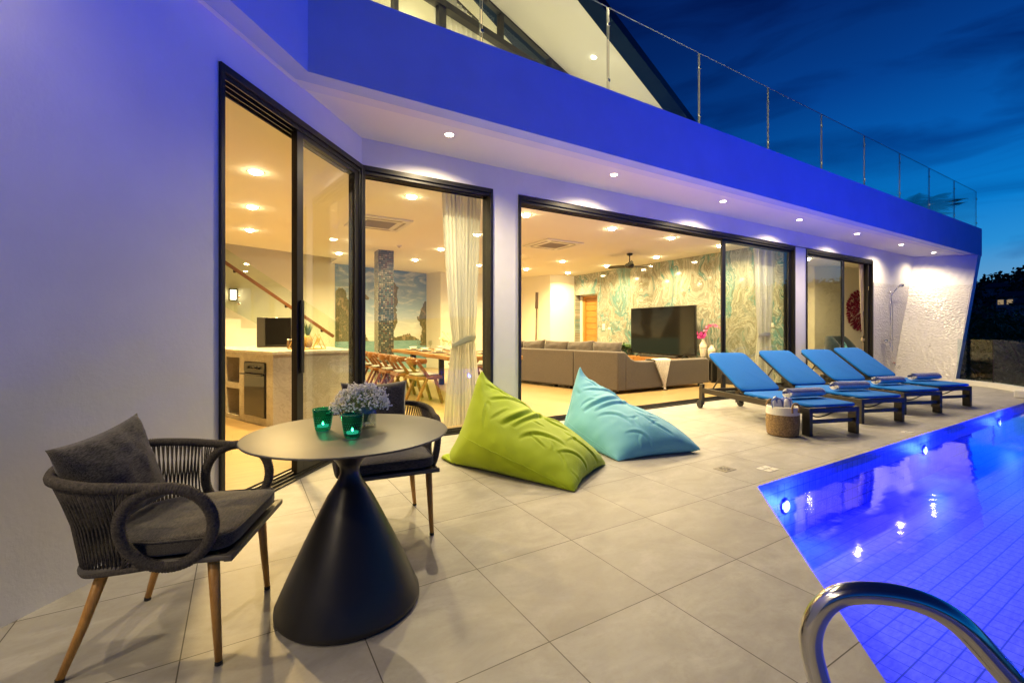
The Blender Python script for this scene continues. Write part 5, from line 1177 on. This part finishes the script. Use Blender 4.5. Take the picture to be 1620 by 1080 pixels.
# dining table and chairs
t = thing('dining_table', 'long live edge teak dining table with black legs', 'table'); b = MB(); P = []
for k in range(24): f = k / 23; P.append((2.92 + .05 * sin(f * 5) + .03 * sin(f * 17) - .0 * f, 10.05 - 3.35 * f))
for k in range(8): f = k / 7; P.append((2.99 + 1.03 * f + .02 * sin(f * 9), 6.62 - .30 * f))
for k in range(24): f = k / 23; P.append((4.06 + .05 * sin(f * 6) + .03 * sin(f * 15), 6.36 + 3.65 * f))
b.prism(P, .715, .785); b.build('tabletop', M['teaky'], t, bev=.012, recalc=True)
for x, y in ((3.2, 7.1), (3.85, 7.0), (3.2, 9.4), (3.85, 9.4)): b = MB(); b.bx(x - .05, x + .05, y - .05, y + .05, .004, .715); b.build('leg', M['blackm'], t, bev=.004)
def make_dchair():
    t = thing('dining_chair', '', 'dining chair', group='teak dining chairs around the long table')    # faces +y
    b = MB(); b.bx(-.24, .24, -.22, .24, .40, .455); b.build('seat_frame', M['teak'], t, bev=.008)
    c = roundbox(.40, .40, .035, wr=.001); c.build('seat_pad', M['seat'], t, True).location = (0, .01, .455)
    for sx in (-1, 1):
        b = MB(); b.beam((sx * .225, .235, .004), (sx * .225, .10, .44), .04, .065, (1, 0, 0)); b.build('leg', M['teak'], t, bev=.006)
        b = MB(); b.beam((sx * .225, -.235, .004), (sx * .225, -.03, .44), .04, .065, (1, 0, 0)); b.beam((sx * .225, -.0, .42), (sx * .225, -.22, .72), .04, .075, (1, 0, 0)); b.build('leg', M['teak'], t, bev=.006)
    b = MB()
    def fn(u, v):
        a = (u - .5) * 2; h = .125 * (1 - .35 * abs(a) ** 2); x = .285 * a; y = -.255 + .17 * abs(a) ** 2.2; q = v * 2 * pi
        return (x, y + .024 * sin(q), .695 + h * .5 * cos(q) + .01 * abs(a))
    b.grid(fn, 22, 14, cv=True); b.add([fn(0, j / 14) for j in range(14)], [tuple(range(14))]); b.add([fn(1, j / 14) for j in range(14)], [tuple(range(13, -1, -1))]); b.build('curved_back', M['teak'], t, auto=60)
    return t
D0 = make_dchair(); spots = [(2.62, 7.18, -86, 'teak dining chair nearest the curtain, back towards the window'), (2.56, 7.92, -92, 'second teak dining chair from the curtain along the near side of the table'), (2.54, 8.62, -88, 'third teak dining chair from the curtain along the near side'), (2.50, 9.32, -94, 'fourth teak dining chair, half hidden by the window frame'), (2.50, 10.0, -90, 'farthest teak dining chair on the near side, at the left window edge'),
     (4.42, 7.9, 92, 'second teak dining chair on the far side of the table'), (4.42, 8.7, 88, 'third teak dining chair on the far side of the table'), (4.40, 9.5, 90, 'last teak dining chair on the far side of the table')]
for i, (x, y, a, lb) in enumerate(spots):
    o = D0 if i == 0 else copy_tree(D0); o.location = (x, y, .004); o.rotation_euler = (0, 0, R(a)); o['label'] = lb
ti = .785
def place(x, y, k):
    w = ['nearest the curtain', 'second from the curtain', 'third from the curtain', 'at the far end'][k % 4]; sd = 'near side' if x < 3.5 else 'far side'
    t = thing('place_setting_plate', 'white dinner plate on a dark mat, %s of the table, %s' % (sd, w), 'plate', (x, y, ti), 0, 'plates laid on the dining table'); b = MB(); b.lathe([(.19, 0), (.19, .004), (.0001, .0045)], 32); b.build('mat', M['blackm'], t)
    b = MB(); b.lathe([(.07, .005), (.09, .009), (.135, .022), (.137, .024), (.09, .013), (.0001, .011)], 32); b.build('dish', M['white'], t, True)
    t = thing('bowl', 'small white bowl on the plate, %s of the table, %s' % (sd, w), 'bowl', (x, y, ti + .012), 0, 'bowls on the plates'); b = MB(); b.lathe([(.035, 0), (.06, .02), (.082, .058), (.079, .059), (.055, .02), (.0001, .008)], 28); b.build('bowl_shell', M['white'], t, True)
    b = MB(); b.lathe([(.036, -.001), (.036, .003), (.0001, .003)], 20); b.build('foot_ring', M['white'], t)
    t = thing('wine_glass', 'clear wine glass behind the plate, %s of the table, %s' % (sd, w), 'wine glass', (x + (.17 if x < 3.5 else -.17), y + .14, ti), 0, 'wine glasses on the dining table')
    b = MB(); b.lathe([(.034, .001), (.03, .003), (.005, .008), (.004, .085), (.012, .095), (.034, .12), (.040, .15), (.034, .20)], 24, cap=False); b.build('glass_body', M['clear'], t, True)
    b = MB(); b.lathe([(.034, .0), (.034, .002)], 20); b.build('base', M['clear'], t)
for k, y in enumerate((7.2, 7.95, 8.7, 9.4)): place(3.2, y, k); place(3.82, y, k)
t = thing('table_bouquet', 'vase of pale yellow orchids in the middle of the dining table', 'flowers', (3.52, 7.85, ti)); b = MB(); b.lathe([(.04, 0), (.05, .04), (.035, .12), (.03, .16)], 20, cap=False); b.build('vase', M['clear'], t, True)
b = MB(); st_ = MB(); rr = random.Random(9)
for k in range(26):
    a = rr.uniform(0, 2 * pi); L = rr.uniform(.16, .34); p1 = Vector((cos(a) * L * 1.05, sin(a) * L * 1.05, .20 + rr.uniform(.02, .22))); pts = catmull([(0, 0, .02), (p1.x * .3, p1.y * .3, .16), p1], 5); st_.tube(pts, .0025, 4)
    for j in range(9):
        q = pts[3 + (j * 7) // 9] if j < 6 else pts[-1]; q = q + Vector((rr.gauss(0, .018), rr.gauss(0, .018), rr.gauss(0, .018))); n_ = Vector((rr.gauss(0, 1), rr.gauss(0, 1), rr.gauss(0, 1))).normalized(); u = n_.orthogonal().normalized(); w = n_.cross(u); s = .02
        b.add([q - u * s, q + w * s * .8, q + u * s, q - w * s * .8], [(0, 1, 2, 3)])
b.build('blossoms', M['cream'], t); st_.build('stems', M['stem'], t)

# sofa
t = thing('corner_sofa', 'large grey corner sofa seen from behind, low arm on the right', 'sofa')
A_, B_, C_ = Vector((5.26, 9.55)), Vector((6.04, 6.16)), Vector((8.76, 6.16)); ud = (B_ - A_).normalized(); nd = Vector((-ud.y, ud.x))
S_ = A_.lerp(B_, .70)
b = MB(); b.prism([tuple(A_), tuple(S_ - ud * .006), tuple(S_ - ud * .006 + nd * .2), tuple(A_ + nd * .2)], .07, .80); b.build('back_section', M['sofa'], t, bev=.025, seg=3)
b = MB(); b.prism([tuple(S_ + ud * .006), tuple(B_), (6.25, 6.16), tuple(B_ + nd * .22 + Vector((0, .1))), tuple(S_ + ud * .006 + nd * .2)], .07, .80); b.build('back_section', M['sofa'], t, bev=.025, seg=3)
b = MB(); prof = [(6.24, .80), (6.30, .74), (6.38, .67), (6.50, .625), (6.7, .605), (8.70, .605), (8.76, .56), (8.76, .07), (6.24, .07)]
n_ = len(prof); b.add([(p[0], 6.155, p[1]) for p in prof] + [(p[0], 6.37, p[1]) for p in prof], [tuple(range(n_ - 1, -1, -1)), tuple(range(n_, 2 * n_))] + [(i, (i + 1) % n_, n_ + (i + 1) % n_, n_ + i) for i in range(n_)])
b.build('low_arm', M['sofa'], t, bev=.025, seg=3, recalc=True)
b = MB(); b.prism([tuple(A_ + nd * .205), tuple(B_ + nd * .24 + Vector((0, .12))), (8.70, 6.375), (8.70, 7.3), (7.1, 7.3), tuple(A_ + nd * 1.1)], .09, .43); b.build('seat_base', M['sofa'], t, bev=.03, seg=3, recalc=True)
for k in range(5):
    c = A_.lerp(B_, .11 + .19 * k) + nd * .31; v, f = puff(.68, .46, .22, 18, 18, .05, k, .012, .35); b = MB(); b.add(v, f); o = weld(b.build('back_cushion', M['sofac'], t, True))
    o.matrix_local = Matrix.Translation((c.x, c.y, .755)) @ Matrix.Rotation(math.atan2(ud.y, ud.x), 4, 'Z') @ Matrix.Rotation(R(82), 4, 'X') @ Matrix.Rotation(R((-3, 4, -2, 3, 0)[k]), 4, 'Z')
for x, y in ((5.52, 8.9), (5.78, 7.75), (5.86, 7.35), (6.12, 6.3), (8.62, 6.28), (8.62, 7.2)): q = MB(); q.bx(x - .04, x + .04, y - .04, y + .04, .004, .09); q.build('leg', M['blackm'], t)
b = MB(); rr = random.Random(3)
def thr(u, v):
    s = v * 1.05    # runs over the arm: inside .25, top .22, outside .55
    if s < .25: y, z = 6.385, .625 - (.25 - s)
    elif s < .49: y, z = 6.385 - (s - .25), .625 + .012 * sin((s - .25) / .24 * pi)
    else: y, z = 6.142 - .02 * sin((s - .49) * 4), .625 - (s - .49)
    w = .46 if s < .49 else max(.06, .46 - (s - .49) * .82); cx_ = 7.24 + (0 if s < .49 else (s - .49) * .08)
    f = sin(u * 26 + v * 3) * .012 * min(1, v * 2)
    return (cx_ + (u - .5) * w, y - abs(f) * 1.2 - .004, z + f * .25)
b.grid(thr, 50, 44)
for k in range(34):
    u = k / 33; q = Vector(thr(u, 1)); e_ = Vector((rr.gauss(0, .006), -.004, -.035 - rr.random() * .02)); b.tube([q, q + e_], .0022, 4)
for k in range(30):
    v = .5 + .48 * k / 29; q = Vector(thr(0, v)); b.tube([q, q + Vector((-.028 - .01 * rr.random(), -.006, -.018))], .002, 4)
o = b.build('knitted_throw', M['throw'], None, True, solid=.004); tag(o, 'cream knitted throw hanging over the low arm of the grey sofa', 'throw')
# tv wall
t = thing('tv_console', 'long low teak television console along the marble wall', 'console'); b = MB(); b.bx(9.28, 9.72, 6.98, 11.0 - .3, .10, .50); b.build('cabinet', M['teaky'], t, bev=.004)
for k in range(4): b = MB(); y = 7.0 + k * .93; b.bx(9.262, 9.279, y, y + .91, .12, .48); b.build('drawer_front', M['teaky'], t, bev=.003)
b = MB(); b.bx(9.33, 9.68, 7.1, 10.6, .004, .10); b.build('plinth', M['blackm'], t)
t = thing('television', 'large flat television on the teak console', 'television'); b = MB(); b.bx(9.48, 9.53, 7.04, 9.15, .58, 1.83); b.build('casing', M['black'], t, bev=.004)
b = MB(); b.bx(9.474, 9.4795, 7.06, 9.13, .60, 1.815); b.build('screen', M['tvs'], t)
for y in (7.35, 8.85): b = MB(); b.beam((9.505, y, .59), (9.38, y, .506), .02, .02); b.beam((9.505, y, .59), (9.64, y, .506), .02, .02); b.build('stand_foot', M['black'], t)
b = MB(); b.bx(9.33, 9.42, 7.5, 8.7, .501, .56); s_ = b.build('soundbar', M['blackm'], None, bev=.01); tag(s_, 'black soundbar below the television', 'soundbar')
t = thing('vase_shelf', 'dark side shelf with a teak end next to the television console', 'shelf'); b = MB(); b.bx(9.26, 9.72, 6.42, 6.9, .50, .53); b.bx(9.27, 9.72, 6.44, 6.47, .004, .50); b.bx(9.69, 9.72, 6.47, 6.9, .004, .50); b.build('shelf_frame', M['blackm'], t); b = MB(); b.bx(9.25, 9.7, 6.901, 6.97, .004, .53); b.build('end_panel', M['teaky'], t)
b = MB(); b.bx(9.32, 9.70, 5.98, 6.36, .004, .44); tag(b.build('subwoofer', M['blackm'], None, bev=.012), 'black subwoofer box on the floor at the end of the marble wall', 'speaker')
for x, y, h, r, lb in ((9.45, 6.80, .47, .085, 'taller cream crackled vase holding magenta orchids'), (9.45, 6.58, .33, .085, 'shorter cream crackled vase beside the taller one')):
    t = thing('ceramic_vase', lb, 'vase', (x, y, .531), 0, 'cream ceramic vases'); b = MB(); b.lathe([(r * .55, 0), (r * .75, h * .15), (r, h * .55), (r * .98, h * .7), (r * .6, h * .84), (r * .42, h * .9), (r * .5, h), (r * .42, h), (r * .34, h * .9), (.0001, h * .88)], 28); b.build('vase_body', M['vase'], t, True)
    b = MB(); b.lathe([(r * 1.0, h * .56), (r * 1.03, h * .565), (r * 1.0, h * .575)], 28, cap=False); b.build('painted_ring', M['bark'], t, True)
t = thing('orchid', 'magenta and pink orchid sprays arching from the taller vase', 'orchid', (9.45, 6.80, .95)); st_ = MB(); f1 = MB(); f2 = MB(); rr = random.Random(6)
def petal(b, q, s):
    n_ = Vector((-1 + rr.gauss(0, .4), rr.gauss(0, .6), rr.gauss(0, .4))).normalized(); u = n_.orthogonal().normalized(); w = n_.cross(u)
    for k in range(5):
        a = k * 1.257; d = u * cos(a) + w * sin(a); e_ = n_.cross(d); b.add([q, q + d * s * .6 + e_ * s * .35 + n_ * .006, q + d * s, q + d * s * .6 - e_ * s * .35 + n_ * .006], [(0, 1, 2, 3)])
pa = catmull([(0, 0, 0), (-.02, -.02, .16), (-.06, -.12, .30), (-.05, -.32, .36), (0, -.48, .30)], 6); pb = catmull([(0, 0, 0), (-.04, .02, .08), (-.06, .06, .16), (-.04, .10, .13)], 6)
st_.tube(pa, .004, 5); st_.tube(pb, .004, 5); st_.build('stems', M['stem'], t)
for k in range(24): q = pa[10 + (k % 14)] + Vector((rr.gauss(0, .02), rr.gauss(0, .02), rr.gauss(0, .025))); petal(f2, q, .036)
for k in range(26): q = Vector((-.05, .03, .12)) + Vector((rr.gauss(0, .02), rr.gauss(0, .055), rr.gauss(0, .05))); petal(f1, q, .045)
f1.build('magenta_blossoms', M['pink'], t); f2.build('pink_blossoms', M['pink2'], t)
palm('console_palm', 'potted palm on the teak console left of the television', 9.5, 9.62, .501, .36, 15, .62, M['leaf'], 8, .09, .14)
palm('fern_plant', 'low leafy plant in front of the teak door', 9.42, 10.45, .501, .30, 12, .55, M['leaf'], 18, .09, .14)
t = thing('glass_bottle', 'green glass bottle vase beside the television', 'bottle', (9.38, 9.32, .501)); b = MB(); b.lathe([(.05, 0), (.06, .03), (.05, .14), (.02, .22), (.017, .33), (.022, .35)], 20, cap=False); b.build('bottle_body', M['dbottle'], t, True); b = MB(); b.lathe([(.016, .33), (.018, .37), (.0001, .372)], 12); b.build('stopper', M['dbottle'], t, True)
t = thing('bottle_vase', 'small green glass vase next to the bottle', 'bottle', (9.36, 9.22, .501)); b = MB(); b.lathe([(.035, 0), (.042, .05), (.015, .12), (.02, .19)], 18, cap=False); b.build('bottle_body', M['dbottle'], t, True)
t = thing('teak_door', 'golden teak door of horizontal boards set back in the marble wall', 'door'); b = MB()
for k in range(11): b.bx(10.03, 10.06, 11.02, 11.72, .02 + k * .205, .215 + k * .205)
b.build('board_panel', M['doorw'], t, bev=.003); b = MB(); b.bx(10.0, 10.08, 10.93, 11.018, .004, 2.36); b.bx(10.0, 10.08, 11.722, 11.84, .004, 2.36); b.bx(10.0, 10.08, 11.018, 11.722, 2.275, 2.36); b.build('door_frame', M['doorw'], t, bev=.004)
b = MB(); b.lathe([(.02, 0), (.02, .05), (.0001, .052)], 14, Matrix.Translation((10.03, 11.1, 1.0)) @ Matrix.Rotation(R(-90), 4, 'Y')); b.build('knob', M['chrome'], t, True)
b = MB(); b.bx(9.955, 10.12, 11.84, 11.94, .004, 2.39); b.bx(9.955, 10.12, 10.85, 10.93, .004, 2.39); b.bx(9.955, 10.12, 10.93, 11.84, 2.361, 2.39); b.bx(10.1, 10.12, 10.93, 11.84, .004, 2.36); struct(b.build('wall_reveal', M['wall']))
for k, (x, y, lean_) in enumerate(((8.30, 13.30, .1), (8.62, 12.62, .14))):
    t = thing('wooden_oar', ['dark wooden oar leaning on the cream wall, right one', 'dark wooden oar leaning on the cream wall, left one'][1 - k], 'oar', (x, y, 0), 0, 'oars leaning by the back wall'); b = MB(); b.tube([(-.16, -.16, .01), (-.02, -.03, 2.0)], .022, 8); b.build('shaft', M['dwood'], t, True)
    b = MB(); b.beam((-.03, -.04, 1.95), (.0, -.02, 2.5), .11, .02, (0, 1, 0)); b.build('blade', M['dwood'], t, bev=.005)
# bedroom
BU = Vector((2.41, -.57, 0)).normalized(); BN = Vector((-BU.y * -1, -BU.x, 0)); BN = Vector((-.57, -2.41, 0)).normalized()
t = thing('feather_wall_disc', 'round crimson feather wall hanging with a pale centre', 'wall hanging', (16.0, 6.14, 1.81)); b = MB(); rr = random.Random(5)
for ring in range(9):
    r0_ = .17 + ring * .048
    for k in range(46 + ring * 7):
        a = rr.uniform(0, 2 * pi); d = BU * cos(a) + Vector((0, 0, 1)) * sin(a); e_ = -BU * sin(a) + Vector((0, 0, 1)) * cos(a); L = rr.uniform(.07, .11); w = .022; p0 = d * r0_ + BN * (.10 - .008 * ring + rr.uniform(-.01, .01)); p1 = p0 + d * L - BN * rr.uniform(.0, .05)
        b.add([p0 - e_ * w * .5, p0 + e_ * w * .5, p0.lerp(p1, .6) + e_ * w + BN * .012, p1, p0.lerp(p1, .6) - e_ * w + BN * .012], [(0, 1, 2, 3, 4)])
b.build('feathers', M['juju'], t); b = MB(); MJ = Matrix((BU, Vector((0, 0, 1)), -BN)).transposed().to_4x4(); b.lathe([(.0001, -.05), (.12, -.06), (.16, -.04), (.40, -.02), (.42, -.005)], 36, MJ, cap=False); b.build('disc', M['wall'], t, True)
t = thing('velvet_armchair', 'slate blue upholstered armchair with a rounded back behind the sliding door', 'armchair', (14.1, 5.75, .004), R(8))
b = MB()
def shell(u, v):
    a = R(-205 + 230 * u); q = v * 2 * pi; f = sin(pi * u); h = .55 + .50 * min(1, f * 1.6) ** .8; r_ = .50; th = .075
    c_, s_ = math.copysign(abs(cos(q)) ** .5, cos(q)), math.copysign(abs(sin(q)) ** .5, sin(q)); rr_ = r_ + th * c_
    return (cos(a) * rr_ * 1.25, -sin(a) * rr_ * .8, .12 + (h - .12) * .5 + (h - .12) * .5 * s_)
b.grid(shell, 40, 20, cv=True); b.add([shell(0, j / 20) for j in range(20)], [tuple(range(20))]); b.add([shell(1, j / 20) for j in range(20)], [tuple(range(19, -1, -1))]); b.build('curved_back', M['armf'], t, True)
c = roundbox(1.05, .72, .30, wr=.003); o = c.build('seat', M['armf'], t, True); o.location = (0, -.05, .14)
for x, y in ((-.4, -.3), (.4, -.3), (-.4, .25), (.4, .25)): b = MB(); b.tube([(x, y, .0), (x * .95, y * .95, .16)], .018, 8); b.build('leg', M['teak'], t, True)
v, f = puff(.46, .46, .15, 18, 18, .08, 2); b = MB(); b.add(v, f); o = weld(b.build('throw_pillow', M['cushp'], None, True)); o.matrix_world = Matrix.Translation((13.72, 5.62, .70)) @ Matrix.Rotation(R(20), 4, 'Z') @ Matrix.Rotation(R(25), 4, 'Y') @ Matrix.Rotation(R(72), 4, 'X'); tag(o, 'teal and white leaf patterned cushion on the slate blue armchair', 'cushion')
b = MB(); b.bx(14.16, 14.187, 7.6, 8.5, .004, 2.2); t = thing('bedroom_door', 'brown wooden door at the back of the bedroom', 'door'); b.build('door_leaf', M['doorw'], t); b = MB(); b.bx(14.15, 14.188, 7.52, 7.598, .004, 2.28); b.build('door_frame', M['doorw'], t)
t = thing('bedroom_bed', 'low bed with white cover in the bedroom', 'bed', (11.6, 7.7, .004)); b = MB(); b.bx(-.95, .95, -1, 1, .0, .28); b.build('base', M['sofac'], t, bev=.02); c = roundbox(1.88, 1.98, .26, wr=.006); o = c.build('mattress', M['white'], t, True); o.location = (0, 0, .281)
